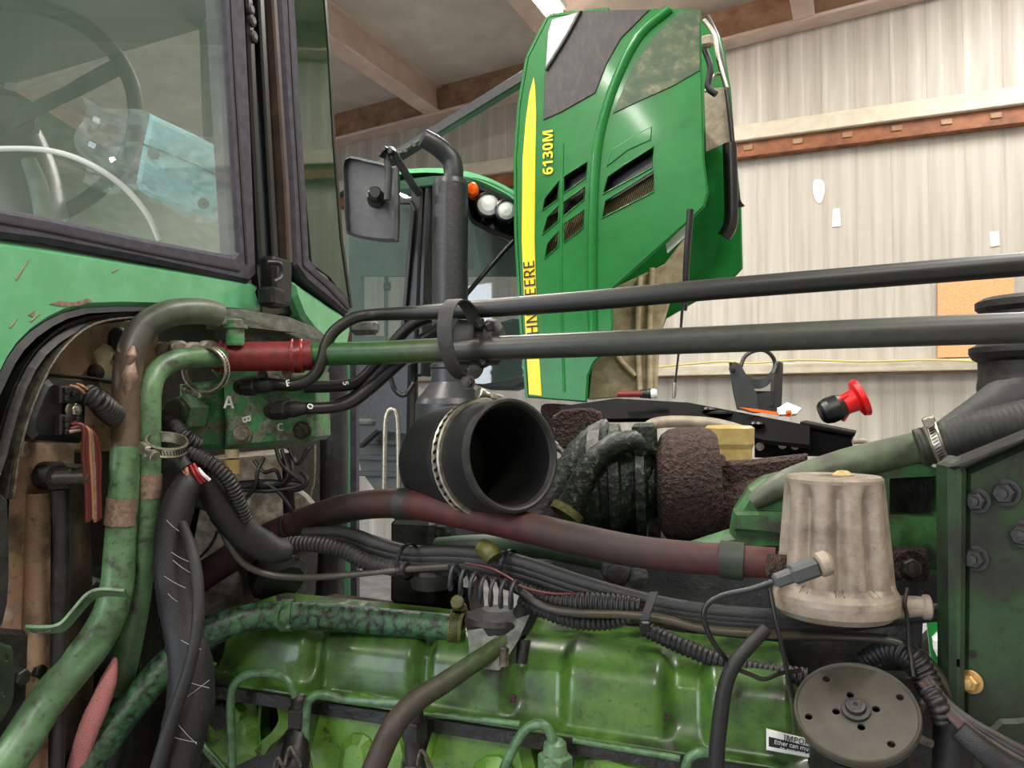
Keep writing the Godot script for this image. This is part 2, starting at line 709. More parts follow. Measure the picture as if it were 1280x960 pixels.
func materials() -> void:
	var X := FastNoiseLite.TYPE_CELLULAR
	# paint
	mk("green_cab", [0.0, C(0.52, 0.56, 0.46), 0.1, C(0.40, 0.60, 0.45), 0.16, C(0.35, 0.62, 0.43), 0.7, C(0.39, 0.66, 0.48), 1.0, C(0.45, 0.69, 0.54)], {"rough": 0.26, "freq": 0.02, "scale": 1.6, "coat": 0.4})
	mk("green_bright", [0.0, C(0.06, 0.34, 0.13), 0.3, C(0.08, 0.40, 0.16), 1.0, C(0.10, 0.44, 0.19)], {"rough": 0.34, "scale": 1.0, "coat": 0.1, "spec": 0.36})
	mk("green_engine", [0.0, C(0.06, 0.055, 0.04), 0.2, C(0.10, 0.13, 0.06), 0.34, C(0.17, 0.28, 0.10), 0.5, C(0.23, 0.37, 0.125), 0.75, C(0.29, 0.43, 0.155), 1.0, C(0.37, 0.46, 0.22)], {"worn": 2, "rough": 0.38, "freq": 0.01, "scale": 2.4, "coat": 0.18})
	mk("green_head", [0.0, C(0.05, 0.045, 0.03), 0.12, C(0.10, 0.11, 0.05), 0.2, C(0.28, 0.42, 0.13), 0.6, C(0.35, 0.52, 0.16), 1.0, C(0.42, 0.57, 0.25)], {"worn": 2, "rough": 0.4, "freq": 0.012, "scale": 3.0, "coat": 0.2})
	mk("green_dark", [0.0, C(0.065, 0.065, 0.055), 0.3, C(0.12, 0.145, 0.10), 0.5, C(0.125, 0.21, 0.12), 0.8, C(0.145, 0.265, 0.14), 1.0, C(0.24, 0.28, 0.22)], {"worn": 2, "rough": 0.5, "freq": 0.008, "scale": 2.0})
	mk("green_bracket", [0.0, C(0.09, 0.08, 0.065), 0.34, C(0.20, 0.21, 0.155), 0.5, C(0.17, 0.33, 0.16), 0.75, C(0.20, 0.40, 0.20), 1.0, C(0.34, 0.42, 0.31)], {"worn": 2, "rough": 0.5, "freq": 0.012, "scale": 3.0})
	mk("green_pipe", [0.0, C(0.11, 0.10, 0.085), 0.24, C(0.22, 0.215, 0.18), 0.32, C(0.30, 0.40, 0.28), 0.6, C(0.34, 0.48, 0.33), 1.0, C(0.44, 0.54, 0.42)], {"worn": 2, "rough": 0.42, "freq": 0.014, "scale": 4.0})
	mk("green_line", [0.0, C(0.10, 0.11, 0.085), 0.3, C(0.22, 0.32, 0.21), 0.6, C(0.29, 0.43, 0.28), 1.0, C(0.38, 0.50, 0.36)], {"worn": 1, "rough": 0.4, "freq": 0.03, "scale": 4.0})
	mk("green_block", [0.0, C(0.18, 0.165, 0.14), 0.26, C(0.34, 0.34, 0.30), 0.42, C(0.48, 0.51, 0.44), 0.5, C(0.24, 0.48, 0.29), 0.75, C(0.28, 0.54, 0.34), 1.0, C(0.50, 0.60, 0.50)], {"worn": 2, "rough": 0.5, "freq": 0.012, "scale": 4.0})
	mk("flaky_hose", [0.0, C(0.035, 0.035, 0.035), 0.16, C(0.06, 0.06, 0.055), 0.22, C(0.17, 0.31, 0.20), 0.6, C(0.24, 0.42, 0.29), 1.0, C(0.33, 0.50, 0.38)], {"worn": 2, "rough": 0.5, "freq": 0.022, "scale": 5.0, "type": X, "oct": 2, "ret": FastNoiseLite.RETURN_DISTANCE2_SUB, "warp": 18.0, "bump": 0.15})
	mk("mottled_green", [0.0, C(0.02, 0.02, 0.02), 0.5, C(0.05, 0.055, 0.045), 0.6, C(0.10, 0.16, 0.09), 0.72, C(0.16, 0.24, 0.14), 0.82, C(0.36, 0.41, 0.36), 1.0, C(0.62, 0.64, 0.6)], {"rough": 0.5, "freq": 0.03, "scale": 4.0, "bump": 0.25})
	# dark stuff
	mk("black_rubber", [0.0, C(0.025, 0.025, 0.025), 0.5, C(0.05, 0.05, 0.052), 1.0, C(0.10, 0.097, 0.093)], {"worn": 1, "rough": 0.58, "freq": 0.02, "scale": 4.0})
	mk("seal_rubber", [0.0, C(0.14, 0.13, 0.16), 0.5, C(0.21, 0.20, 0.245), 1.0, C(0.30, 0.28, 0.33)], {"worn": 1, "rough": 0.7, "freq": 0.02, "scale": 4.0})
	mk("black_paint", [0.0, C(0.025, 0.027, 0.03), 0.6, C(0.05, 0.055, 0.06), 1.0, C(0.10, 0.10, 0.105)], {"rough": 0.34, "freq": 0.02, "scale": 3.0})
	mk("black_satin", [0.0, C(0.11, 0.115, 0.125), 0.6, C(0.165, 0.17, 0.18), 1.0, C(0.26, 0.26, 0.27)], {"worn": 1, "rough": 0.4, "freq": 0.03, "scale": 3.0})
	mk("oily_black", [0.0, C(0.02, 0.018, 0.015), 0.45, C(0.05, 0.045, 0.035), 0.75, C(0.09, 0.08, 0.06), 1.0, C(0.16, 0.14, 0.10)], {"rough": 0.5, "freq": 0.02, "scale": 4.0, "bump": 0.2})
	mk("tube_tint", [0.0, C(0.55, 0.53, 0.50), 0.35, C(0.80, 0.80, 0.78), 1.0, C(1.0, 1.0, 1.0)], {"worn": 1, "rough": 0.42, "freq": 0.025, "scale": 4.0, "vcol": true})
	mk("hose_tint", [0.0, C(0.34, 0.30, 0.26), 0.4, C(0.72, 0.68, 0.64), 1.0, C(1.0, 1.0, 1.0)], {"worn": 2, "rough": 0.62, "freq": 0.02, "scale": 4.0, "vcol": true})
	mk("braid", [0.0, C(0.04, 0.04, 0.042), 0.4, C(0.09, 0.09, 0.094), 0.7, C(0.16, 0.16, 0.165), 1.0, C(0.34, 0.34, 0.35)], {"rough": 0.55, "freq": 0.16, "scale": 10.0, "type": X, "oct": 1, "bump": 0.04})
	mk("loom", [0.0, C(0.05, 0.048, 0.045), 0.5, C(0.105, 0.10, 0.096), 1.0, C(0.20, 0.19, 0.18)], {"worn": 2, "rough": 0.5, "freq": 0.03, "scale": 4.0})
	mk("thread_white", [C(0.58, 0.58, 0.58)], {"rough": 0.5})
	# metals and castings
	mk("firewall_plate", [0.0, C(0.24, 0.20, 0.17), 0.24, C(0.42, 0.35, 0.28), 0.42, C(0.62, 0.53, 0.41), 0.56, C(0.60, 0.48, 0.40), 0.66, C(0.60, 0.44, 0.34), 0.74, C(0.52, 0.46, 0.43), 1.0, C(0.72, 0.67, 0.60)], {"worn": 2, "rough": 0.66, "freq": 0.008, "scale": 2.6})
	mk("grime_plate", [0.0, C(0.09, 0.08, 0.065), 0.4, C(0.20, 0.17, 0.135), 0.7, C(0.34, 0.29, 0.22), 1.0, C(0.50, 0.43, 0.34)], {"worn": 2, "rough": 0.7, "freq": 0.012, "scale": 3.0, "stretch": Vector3(1, 0.3, 1)})
	mk("housing_grey", [0.0, C(0.24, 0.21, 0.18), 0.35, C(0.42, 0.385, 0.34), 0.65, C(0.55, 0.515, 0.46), 1.0, C(0.66, 0.63, 0.58)], {"worn": 1, "rough": 0.6, "freq": 0.02, "scale": 4.0, "bump": 0.12})
	mk("cast_alu", [0.0, C(0.33, 0.285, 0.24), 0.35, C(0.48, 0.43, 0.38), 0.7, C(0.56, 0.51, 0.455), 1.0, C(0.66, 0.62, 0.57)], {"worn": 1, "rough": 0.55, "freq": 0.012, "scale": 4.0, "bump": 0.04, "metal": 0.1})
	mk("grey_cast", [0.0, C(0.20, 0.20, 0.18), 0.5, C(0.36, 0.37, 0.34), 1.0, C(0.52, 0.53, 0.48)], {"worn": 1, "rough": 0.6, "freq": 0.02, "scale": 5.0, "bump": 0.08})
	mk("dark_cast", [0.0, C(0.05, 0.048, 0.042), 0.5, C(0.115, 0.11, 0.10), 1.0, C(0.20, 0.19, 0.17)], {"worn": 2, "rough": 0.55, "freq": 0.02, "scale": 4.0, "bump": 0.1})
	mk("rust_cast", [0.0, C(0.07, 0.045, 0.035), 0.4, C(0.17, 0.11, 0.085), 0.65, C(0.25, 0.16, 0.125), 0.85, C(0.30, 0.22, 0.20), 1.0, C(0.42, 0.36, 0.36)], {"rough": 0.85, "freq": 0.035, "scale": 5.0, "bump": 1.2, "warp": 12.0})
	mk("yellowish", [0.0, C(0.16, 0.15, 0.05), 1.0, C(0.46, 0.46, 0.20)], {"rough": 0.5, "freq": 0.03, "scale": 6.0})
	mk("steel", [0.0, C(0.45, 0.43, 0.38), 0.5, C(0.66, 0.64, 0.58), 1.0, C(0.82, 0.80, 0.74)], {"worn": 1, "rough": 0.34, "metal": 0.85, "freq": 0.03, "scale": 5.0})
	mk("old_steel", [0.0, C(0.12, 0.10, 0.08), 0.45, C(0.30, 0.28, 0.25), 1.0, C(0.52, 0.50, 0.46)], {"worn": 2, "rough": 0.5, "metal": 0.4, "freq": 0.03, "scale": 5.0})
	mk("pulley_face", [0.0, C(0.13, 0.105, 0.08), 0.4, C(0.20, 0.18, 0.145), 0.7, C(0.26, 0.24, 0.20), 1.0, C(0.34, 0.31, 0.27)], {"worn": 1, "rough": 0.55, "freq": 0.006, "scale": 4.0})
	mk("bolt_dark", [0.0, C(0.10, 0.095, 0.085), 0.5, C(0.19, 0.18, 0.16), 1.0, C(0.32, 0.30, 0.26)], {"rough": 0.5, "metal": 0.3, "freq": 0.03, "scale": 6.0})
	mk("copper_worn", [0.0, C(0.36, 0.27, 0.22), 0.5, C(0.52, 0.43, 0.37), 1.0, C(0.64, 0.57, 0.51)], {"worn": 1, "rough": 0.5, "metal": 0.2, "freq": 0.04, "scale": 6.0})
	mk("strip_brown", [0.0, C(0.17, 0.13, 0.11), 0.6, C(0.28, 0.22, 0.19), 1.0, C(0.40, 0.33, 0.29)], {"rough": 0.5, "freq": 0.01, "scale": 2.0})
	mk("grey_plastic", [0.0, C(0.20, 0.205, 0.21), 1.0, C(0.31, 0.315, 0.32)], {"worn": 1, "rough": 0.5, "scale": 3.0})
	mk("olive_pipe", [0.0, C(0.14, 0.13, 0.105), 0.4, C(0.27, 0.28, 0.22), 0.7, C(0.30, 0.36, 0.26), 1.0, C(0.40, 0.44, 0.35)], {"worn": 1, "rough": 0.5, "freq": 0.012, "scale": 3.0})
	mk("brass", [C(0.72, 0.58, 0.36)], {"rough": 0.4, "metal": 0.6})
	# colours
	mk("red_sleeve", [0.0, C(0.20, 0.06, 0.05), 0.35, C(0.38, 0.07, 0.06), 1.0, C(0.52, 0.09, 0.085)], {"worn": 1, "rough": 0.5, "freq": 0.025, "scale": 6.0})
	mk("red_band", [0.0, C(0.40, 0.05, 0.06), 1.0, C(0.62, 0.10, 0.11)], {"worn": 1, "rough": 0.38, "freq": 0.03, "scale": 6.0})
	mk("pink_foam", [0.0, C(0.60, 0.36, 0.36), 1.0, C(0.80, 0.55, 0.54)], {"rough": 0.9, "freq": 0.1, "scale": 8.0, "bump": 0.1})
	mk("bay_black", [C(0.025, 0.025, 0.027)], {"rough": 0.5, "spec": 0.2})
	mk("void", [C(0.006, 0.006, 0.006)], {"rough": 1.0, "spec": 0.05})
	mk("yellow", [C(0.90, 0.80, 0.03)], {"rough": 0.35})
	mk("ink", [C(0.02, 0.02, 0.02)], {"rough": 0.5})
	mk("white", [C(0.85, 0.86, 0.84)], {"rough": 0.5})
	mk("wire_red", [C(0.55, 0.07, 0.09)], {"rough": 0.45})
	mk("wire_rust", [C(0.34, 0.12, 0.10)], {"rough": 0.45})
	mk("wire_tan", [C(0.60, 0.44, 0.30)], {"rough": 0.5})
	mk("tan_plastic", [0.0, C(0.55, 0.46, 0.26), 1.0, C(0.74, 0.66, 0.42)], {"rough": 0.45, "freq": 0.01, "scale": 3.0})
	mk("pale_hose", [0.0, C(0.42, 0.38, 0.32), 1.0, C(0.66, 0.62, 0.54)], {"worn": 1, "rough": 0.5, "freq": 0.01, "scale": 3.0})
	mk("orange", [C(0.95, 0.40, 0.04)], {"rough": 0.35})
	mk("funnel_red", [C(0.80, 0.04, 0.05)], {"rough": 0.4})
	mk("funnel_black", [C(0.03, 0.033, 0.045)], {"rough": 0.4})
	mk("helmet", [0.0, C(0.09, 0.10, 0.10), 1.0, C(0.17, 0.18, 0.18)], {"worn": 1, "rough": 0.45, "scale": 4.0})
	mk("cream_liner", [0.0, C(0.48, 0.42, 0.31), 0.4, C(0.68, 0.62, 0.49), 0.8, C(0.78, 0.74, 0.61), 1.0, C(0.84, 0.81, 0.70)], {"worn": 1, "rough": 0.6, "freq": 0.01, "scale": 2.0})
	mk("dusty_olive", [0.0, C(0.10, 0.20, 0.09), 0.4, C(0.16, 0.26, 0.13), 0.62, C(0.26, 0.31, 0.19), 1.0, C(0.48, 0.47, 0.36)], {"worn": 1, "rough": 0.45, "freq": 0.016, "scale": 2.0})
	mk("mesh_grey", [0.0, C(0.12, 0.115, 0.11), 0.5, C(0.19, 0.18, 0.17), 0.8, C(0.26, 0.235, 0.21), 1.0, C(0.38, 0.34, 0.30)], {"rough": 0.55, "freq": 0.02, "scale": 2.0, "stretch": Vector3(2, 0.6, 2)})
	mk("golden_mesh", [0.0, C(0.62, 0.53, 0.34), 1.0, C(0.80, 0.72, 0.52)], {"rough": 0.5, "scale": 4.0})  # mesh gold with the light from behind put into the colour
	mk("cab_grey", [0.0, C(0.20, 0.23, 0.215), 1.0, C(0.29, 0.32, 0.305)], {"rough": 0.7, "scale": 1.0})
	mk("cab_dash", [0.0, C(0.22, 0.26, 0.23), 0.5, C(0.32, 0.37, 0.33), 1.0, C(0.44, 0.48, 0.42)], {"rough": 0.75, "freq": 0.012, "scale": 3.0})
	mk("display_case", [C(0.70, 0.95, 0.96)], {"rough": 0.35})
	mk("lamp_white", [C(0.86, 0.87, 0.85)], {"rough": 0.25})
	mk("lens_amber", [C(0.95, 0.38, 0.03)], {"rough": 0.2})
	mk("mirror_glass", [C(0.8, 0.82, 0.84)], {"rough": 0.03, "metal": 1.0})
	# the shed
	mk("wall_liner", [0.0, C(0.575, 0.545, 0.505), 0.3, C(0.645, 0.62, 0.58), 0.6, C(0.69, 0.67, 0.635), 0.8, C(0.73, 0.71, 0.675), 1.0, C(0.82, 0.80, 0.77)], {"rough": 0.62, "freq": 0.007, "scale": 0.9, "stretch": Vector3(3.0, 0.12, 3.0), "gain": 0.5})
	mk("cream_girt", [0.0, C(0.66, 0.62, 0.54), 1.0, C(0.82, 0.79, 0.72)], {"rough": 0.6, "scale": 1.0})
	mk("rust_girt", [0.0, C(0.30, 0.17, 0.09), 0.45, C(0.50, 0.29, 0.16), 0.8, C(0.60, 0.39, 0.24), 1.0, C(0.72, 0.58, 0.44)], {"worn": 1, "rough": 0.6, "scale": 0.8})
	mk("beam_paint", [0.0, C(0.74, 0.64, 0.58), 0.5, C(0.80, 0.71, 0.66), 1.0, C(0.86, 0.79, 0.75)], {"rough": 0.6, "freq": 0.006, "scale": 0.8})
	mk("beam_brown", [0.0, C(0.40, 0.29, 0.20), 0.5, C(0.56, 0.43, 0.33), 1.0, C(0.68, 0.57, 0.48)], {"rough": 0.6, "scale": 0.8})
	mk("ceiling_liner", [0.0, C(0.72, 0.69, 0.64), 0.5, C(0.77, 0.74, 0.70), 1.0, C(0.83, 0.81, 0.77)], {"rough": 0.65, "freq": 0.008, "scale": 0.4})
	mk("concrete", [0.0, C(0.42, 0.42, 0.42), 0.5, C(0.56, 0.56, 0.57), 1.0, C(0.68, 0.68, 0.70)], {"rough": 0.32, "freq": 0.012, "scale": 0.7})
	mk("osb", [0.0, C(0.74, 0.52, 0.34), 0.5, C(0.83, 0.62, 0.43), 1.0, C(0.89, 0.71, 0.53)], {"rough": 0.7, "freq": 0.05, "scale": 2.0})
	mk("yellowish_cord", [C(0.75, 0.70, 0.42)], {"rough": 0.6})
	mk("tape", [C(0.90, 0.89, 0.86)], {"rough": 0.35})
	mglass("cab_glass", Color(0.55, 0.66, 0.60, 0.13))
	mglass("reflection_glass", Color(0.12, 0.22, 0.15, 0.84))  # nearly opaque green paints the dark reflection in the corner pane
	mglass("far_glass", Color(0.30, 0.40, 0.36, 0.30))
	mglass("plastic_film", Color(0.90, 0.98, 0.98, 0.22), 0.04)
	mglow("tube_glow", C(1.0, 0.97, 0.93), 11.0)


func lamp_fixture(at: Vector3, along: Vector3, label: String) -> void:
	var t := thing("ceiling_lamp", label, "ceiling lamp", at, "tube lamps under the ceiling")
	var b := basis_z(along)
	bx(t, "housing", "white", at + Vector3(0, 0.05, 0), Vector3(0.16, 0.05, 2.4), b, 0.01)
	bx(t, "tube", "tube_glow", at, Vector3(0.09, 0.045, 2.36), b, 0.01)
	var l := AreaLight3D.new()
	l.name = "lamp_light"
	l.area_size = Vector2(2.36, 0.12)
	l.light_energy = LAMP
	l.light_color = C(1.0, 0.985, 0.955)
	l.shadow_enabled = true
	l.set("area_range", 40.0)
	var x := b.z
	l.transform = Transform3D(Basis(x, Vector3.UP.cross(x).normalized() * 1.0, Vector3.UP), Vector3(0, -0.03, 0))
	t.add_child(l)


const LAMP := 24.0


func room() -> void:
	var n: Vector3 = W2[0]
	var x := Vector3.UP.cross(n).normalized()
	# end wall behind everything, of upright liner panels
	var A: Vector3 = on(W2, 420, 168)
	var B: Vector3 = on(W2, 1070, 0)
	var slope := (B.y - A.y) / (B - A).dot(x)
	var o: Vector3 = n * W2[1]
	var ax := (A - o).dot(x)
	var base := begin()
	var f := Transform3D(Basis(x, Vector3.UP, n), o)
	prism(base, Transform3D(f.basis, o - n * 0.04), PackedVector2Array([Vector2(-14, -0.2), Vector2(10, -0.2), Vector2(10, A.y + (10 - ax) * slope + 0.1), Vector2(-14, A.y + (-14 - ax) * slope + 0.1)]), 0.2)
	var wall := struct("wall_back", base, "wall_liner")
	var w := 0.92
	var k := 0
	var u := -8.3
	while u < 6.0:
		var st := begin()
		var top0 := A.y + (u - ax) * slope
		var top1 := A.y + (u + w - ax) * slope
		prism(st, f, PackedVector2Array([Vector2(u, 0), Vector2(u + w, 0), Vector2(u + w, top1), Vector2(u, top0)]), 0.035)
		var pn := struct("panel", st, "wall_liner", wall)
		var rs := begin()
		for q in [0.0, 0.31, 0.62]:
			prism(rs, Transform3D(f.basis, f.origin + n * 0.005), PackedVector2Array([Vector2(u + q - 0.007, 0), Vector2(u + q + 0.007, 0), Vector2(u + q + 0.007, top0 - 0.02), Vector2(u + q - 0.007, top0 - 0.02)]), 0.005 if q == 0.0 else 0.004, 0.003)
		struct("rib", rs, "wall_liner", pn)
		u += w
		k += 1
	# girts: a pale flange above a brown web
	var girts := [[Vector2(1280, 126), Vector2(920, 174), 0.16, 0.15, "rust_girt"], [Vector2(1230, 456), Vector2(820, 465), 0.105, 0.02, "beam_brown"]]
	var gi := 1
	for g in girts:
		var a: Vector3 = on(W2, g[0].x, g[0].y, 0.0)
		var c: Vector3 = on(W2, g[1].x, g[1].y, 0.0)
		var d := (a - c).normalized()
		var mid := c - d * 0.5
		var up := n.cross(d).normalized()
		if up.y < 0:
			up = -up
		var st := begin()
		box(st, Transform3D(Basis(d, up, d.cross(up)), mid + n * 0.09), Vector3(15.0, g[2], 0.18), 0.008)
		var tr := struct("trim_%d" % gi, st, "cream_girt")
		var s2 := begin()
		box(s2, Transform3D(Basis(d, up, d.cross(up)), mid + n * 0.06 - up * (g[2] * 0.5 + g[3] * 0.5)), Vector3(15.0, g[3], 0.12), 0.004)
		struct("web", s2, g[4], tr)
		if gi == 1:
			for q in range(6):
				var s3 := begin()
				var at := on(W2, 935 + q * 62, 172 - q * 8.4, 0.13) - up * 0.0
				box(s3, Transform3D(Basis(d, up, d.cross(up)), at + up * -0.1), Vector3(0.09, 0.05, 0.006), 0.002)
				struct("plate", s3, "beam_brown", tr)
		gi += 1
	# floor
	var fl := begin()
	box(fl, Transform3D(Basis(), Vector3(0, -0.1, -3)), Vector3(40, 0.2, 40))
	struct("floor", fl, "concrete")
	# ceiling: follows the rafter, runs out from the end wall
	var dr := (B - A).normalized()
	var cn := dr.cross(n).normalized()
	if cn.y < 0:
		cn = -cn
	var ce := begin()
	var c0 := A - n * 0.5
	slab(ce, [c0 - dr * 13 + cn * 0.25, c0 + dr * 13 + cn * 0.25, c0 + dr * 13 + n * 22 + cn * 0.25, c0 - dr * 13 + n * 22 + cn * 0.25], 0.2)
	var ceil := struct("ceiling", ce, "ceiling_liner")
	for q in range(-2, 5):
		# sheets of the liner lap over each other
		var cs := begin()
		box(cs, Transform3D(Basis(dr, cn, dr.cross(cn)), A + n * (q * 3.1 + 7.2) + cn * 0.22), Vector3(24.0, 0.06, 3.09), 0.006)
		struct("panel", cs, "ceiling_liner", ceil)
	# rafter along the end wall: web and flanges
	var rb := begin()
	var rf := Transform3D(Basis(dr, cn, dr.cross(cn)), A + dr * 1.0 + n * 0.12 + cn * 0.03)
	box(rb, Transform3D(rf.basis, rf.origin), Vector3(22, 0.34, 0.05))
	var raf := struct("beam_1", rb, "beam_brown")
	var rb2 := begin()
	box(rb2, Transform3D(rf.basis, rf.origin - cn * 0.19), Vector3(22, 0.035, 0.24), 0.006)
	struct("flange", rb2, "beam_paint", raf)
	# purlins running out from the wall
	var pi := 2
	for q in [[541, 128, 0.0, "beam_paint"], [722, 4, 0.5, "beam_paint"], [1003, 0, 0.0, "beam_paint"], [230, 200, 0.0, "beam_paint"]]:
		var hit: Vector3 = on(W2, q[0], q[1], 0.2)
		var along := (hit - A).dot(dr)
		var c1 := A + dr * along + n * 5.6 + cn * 0.02
		var pb := begin()
		var px := n.cross(cn).normalized()
		box(pb, Transform3D(Basis(px, cn, n), c1), Vector3(0.06, 0.32, 11.0))
		var beam := struct("beam_%d" % pi, pb, q[3])
		for s in [-1.0, 1.0]:
			var fb := begin()
			box(fb, Transform3D(Basis(px, cn, n), c1 + cn * 0.165 * s), Vector3(0.2, 0.03, 11.0), 0.006)
			struct("flange", fb, q[3], beam)
		pi += 1
	# the other walls; the big door opening behind the photographer lets daylight in
	var hgt := 7.0
	var p1 := A - dr * 9.5
	var p2 := A + dr * 11.0
	for side in [[p1, "wall_left"], [p2, "wall_right"]]:
		var sb := begin()
		var c2: Vector3 = side[0] + n * 9.0
		c2.y = hgt * 0.5 - 0.2
		box(sb, Transform3D(Basis(x, Vector3.UP, n), c2), Vector3(0.2, hgt, 20.0))
		struct(side[1], sb, "wall_liner")
	var mid2 := (p1 + p2) * 0.5 + n * 16.5
	var half := (p2 - p1).dot(x) * 0.5
	var fb2 := begin()
	var door0 := -3.0
	var door1 := 3.6
	var dh := 4.3
	for q in [[-half, door0, -0.2, hgt], [door1, half, -0.2, hgt], [door0, door1, dh, hgt]]:
		var c3: Vector3 = mid2 + x * (q[0] + q[1]) * 0.5
		c3.y = (q[2] + q[3]) * 0.5
		box(fb2, Transform3D(Basis(x, Vector3.UP, n), c3), Vector3(q[1] - q[0], q[3] - q[2], 0.2))
	struct("wall_front", fb2, "wall_liner")
	# lamps: one is in view, the unseen rest are added for light
	var eye_dir := P(699, 17, 1.0) - CO
	var reach := cn.dot(A + cn * 0.06 - CO) / cn.dot(eye_dir)
	var first := CO + eye_dir * reach + n * 1.2
	for i in range(3):
		for j in range(3):
			var at := first + dr * ((j - 1) * 4.2) + n * (i * 4.6)
			if i == 0 and j == 0:
				continue
			var words: String = "white tube ceiling lamp, %s row from the end wall, %s" % [["nearest", "second", "farthest"][i], ["cab side", "bonnet side", "chipboard side"][j]]
			lamp_fixture(at, n, words)


func far_tractor() -> void:
	var n: Vector3 = H2[0]
	var x := Vector3.UP.cross(n).normalized()
	var root := on(H2, 700, 500)
	root.y = 0
	var t := thing("tractor", "green and yellow tractor with its long bonnet raised upright, parked by the wall", "tractor", root)
	# ---- bonnet, side panel with openings
	var side := [690, 20, 760, 13, 836, 10, 876, 12, 877, 85, 880, 200, 885, 240, 880, 258, 866, 272, 765, 362, 766, 410, 758, 438, 742, 454, 735, 470, 733, 503, 660, 497, 652, 400, 646, 290, 645, 200, 650, 130, 660, 72, 684, 24]
	var vents := [[678, 262, 681, 248, 698, 228, 697, 249], [705, 221, 733, 204, 731, 223, 705, 240], [678, 292, 684, 272, 698, 258, 698, 276], [704, 253, 730, 235, 729, 250, 705, 269], [681, 322, 684, 305, 698, 290, 697, 308], [705, 280, 729, 264, 728, 285, 705, 302], [755, 240, 761, 220, 780, 207, 815, 186, 813, 210], [754, 270, 758, 250, 775, 240, 815, 216, 815, 240]]
	for v in vents:
		var vc := Vector2()
		for i in range(0, v.size(), 2):
			vc += Vector2(v[i], v[i + 1]) * 2.0 / v.size()
		for i in range(0, v.size(), 2):
			v[i] = vc.x + (v[i] - vc.x) * 1.06
			v[i + 1] = vc.y + (v[i + 1] - vc.y) * 1.10
	var hood := plate(t, "bonnet_side", "green_bright", H2, 0.0, side, 0.01, 0.006, vents, "raised green bonnet side panel with slanted vent openings")
	for v in vents:
		# raised lip round each opening
		var st := begin()
		var pts := []
		for i in range(0, v.size() + 2, 2):
			pts.append(on(H2, v[i % v.size()], v[(i + 1) % v.size()], 0.002))
		var rr := []
		rr.resize(pts.size()); rr.fill(0.0028)
		tube(st, pts, rr, {"seg": 6, "straight": true})
		obj(hood, "vent_lip", st, "green_bright")
	plate(hood, "pressed_recess", "green_bright", H2, 0.004, [757, 210, 765, 186, 790, 170, 815, 157, 814, 175, 785, 188], 0.006, 0.004)
	for r in [[838, 12, 800, 45, 772, 98, 752, 160, 744, 220, 741, 300, 741, 390, 743, 440], [704, 180, 702, 300, 703, 400, 706, 490]]:
		var st := begin()
		var pts := []
		var rr := []
		for i in range(0, r.size(), 2):
			pts.append(on(H2, r[i], r[i + 1], -0.004))
			rr.append(0.022 if r[0] == 838 else 0.008)
		tube(st, pts, rr, {"seg": 10})
		obj(hood, "crease", st, "green_bright")
	plate(t, "yellow_stripe", "yellow", H2, 0.004, [667, 96, 669, 112, 670, 140, 669, 200, 668, 300, 671, 400, 677, 495, 661, 493, 656, 400, 652, 300, 653, 200, 657, 150, 662, 115], 0.006, 0.001, [], "yellow stripe tapering up the bonnet edge")
	var up2 := Basis(Vector3.UP, -x, n)
	lettering(t, "lettering", "6130M", 0.062, "yellow", Transform3D(up2, on(H2, 685, 190, 0.0065)), 0.002, true)
	lettering(t, "lettering", "JOHN DEERE", 0.070, "ink", Transform3D(up2 * Basis(Vector3(0, 0, 1), 0.06), on(H2, 664, 383, 0.0065)), 0.002)
	plate(t, "grille_screen", "mesh_grey", H2, 0.005, [679, 150, 681, 88, 700, 58, 724, 14, 770, 12, 812, 12, 776, 48, 758, 80, 744, 116, 702, 140], 0.01, 0.003, [], "dark grey mesh panel at the bonnet nose")
	plate(t, "smoked_panel", "dusty_olive", H2, 0.004, [875, 13, 850, 14, 818, 44, 790, 84, 766, 142, 800, 126, 840, 108, 875, 88], 0.01, 0.002, [], "dusty olive tinted panel beside the bonnet nose")
	var hl := plate(t, "headlight", "lamp_white", H2, 0.007, [682, 84, 685, 40, 690, 24, 722, 15, 708, 42], 0.01, 0.003, [], "clear white headlight")
	var st0 := begin()
	var ring := [683, 88, 710, 44, 726, 14]
	var rp := []
	for i in range(0, 6, 2):
		rp.append(on(H2, ring[i], ring[i + 1], 0.006))
	tube(st0, rp, [0.009, 0.009, 0.009], {"seg": 8})
	obj(hl, "bezel", st0, "black_paint")
	# skin over the top of the bonnet, and the opposite side
	var skin := begin()
	var edge := [734, 503, 660, 497, 652, 400, 646, 290, 645, 200, 650, 130, 660, 72, 684, 24, 690, 20, 760, 13, 836, 10, 876, 12]
	var c := on(H2, 765, 250)
	for i in range(2, edge.size() - 2, 2):
		var a := on(H2, edge[i], edge[i + 1], -0.012)
		var b := on(H2, edge[i + 2], edge[i + 3], -0.012)
		if i >= 18:
			continue
		slab(skin, [a, b, b - n * 0.72, a - n * 0.72], 0.012)
	obj(t, "bonnet_top", skin, "green_bright")
	plate(t, "bonnet_far_side", "green_bright", H2, -0.74, [700, 20, 890, 25, 903, 50, 913, 110, 919, 190, 926, 255, 928, 335, 912, 352, 832, 398, 822, 425, 818, 495, 690, 500], 0.02, 0.006, [], "inner face of the opposite bonnet side")
	plate(t, "bonnet_liner", "cream_liner", H2, -0.5, [735, 500, 742, 430, 766, 360, 830, 330, 862, 288, 856, 345, 838, 372, 824, 420, 820, 492], 0.02, 0.006, [], "dirty cream inner liner of the bonnet")
	for q in [[800, 345, 797, 420, 800, 495], [815, 335, 812, 400, 812, 495], [760, 380, 770, 440, 795, 470]]:
		var st := begin()
		var pts := []
		for i in range(0, 6, 2):
			pts.append(on(H2, q[i], q[i + 1], -0.48))
		tube(st, pts, [0.014, 0.014, 0.014], {"seg": 8})
		obj(t, "liner_rib", st, "cream_liner")
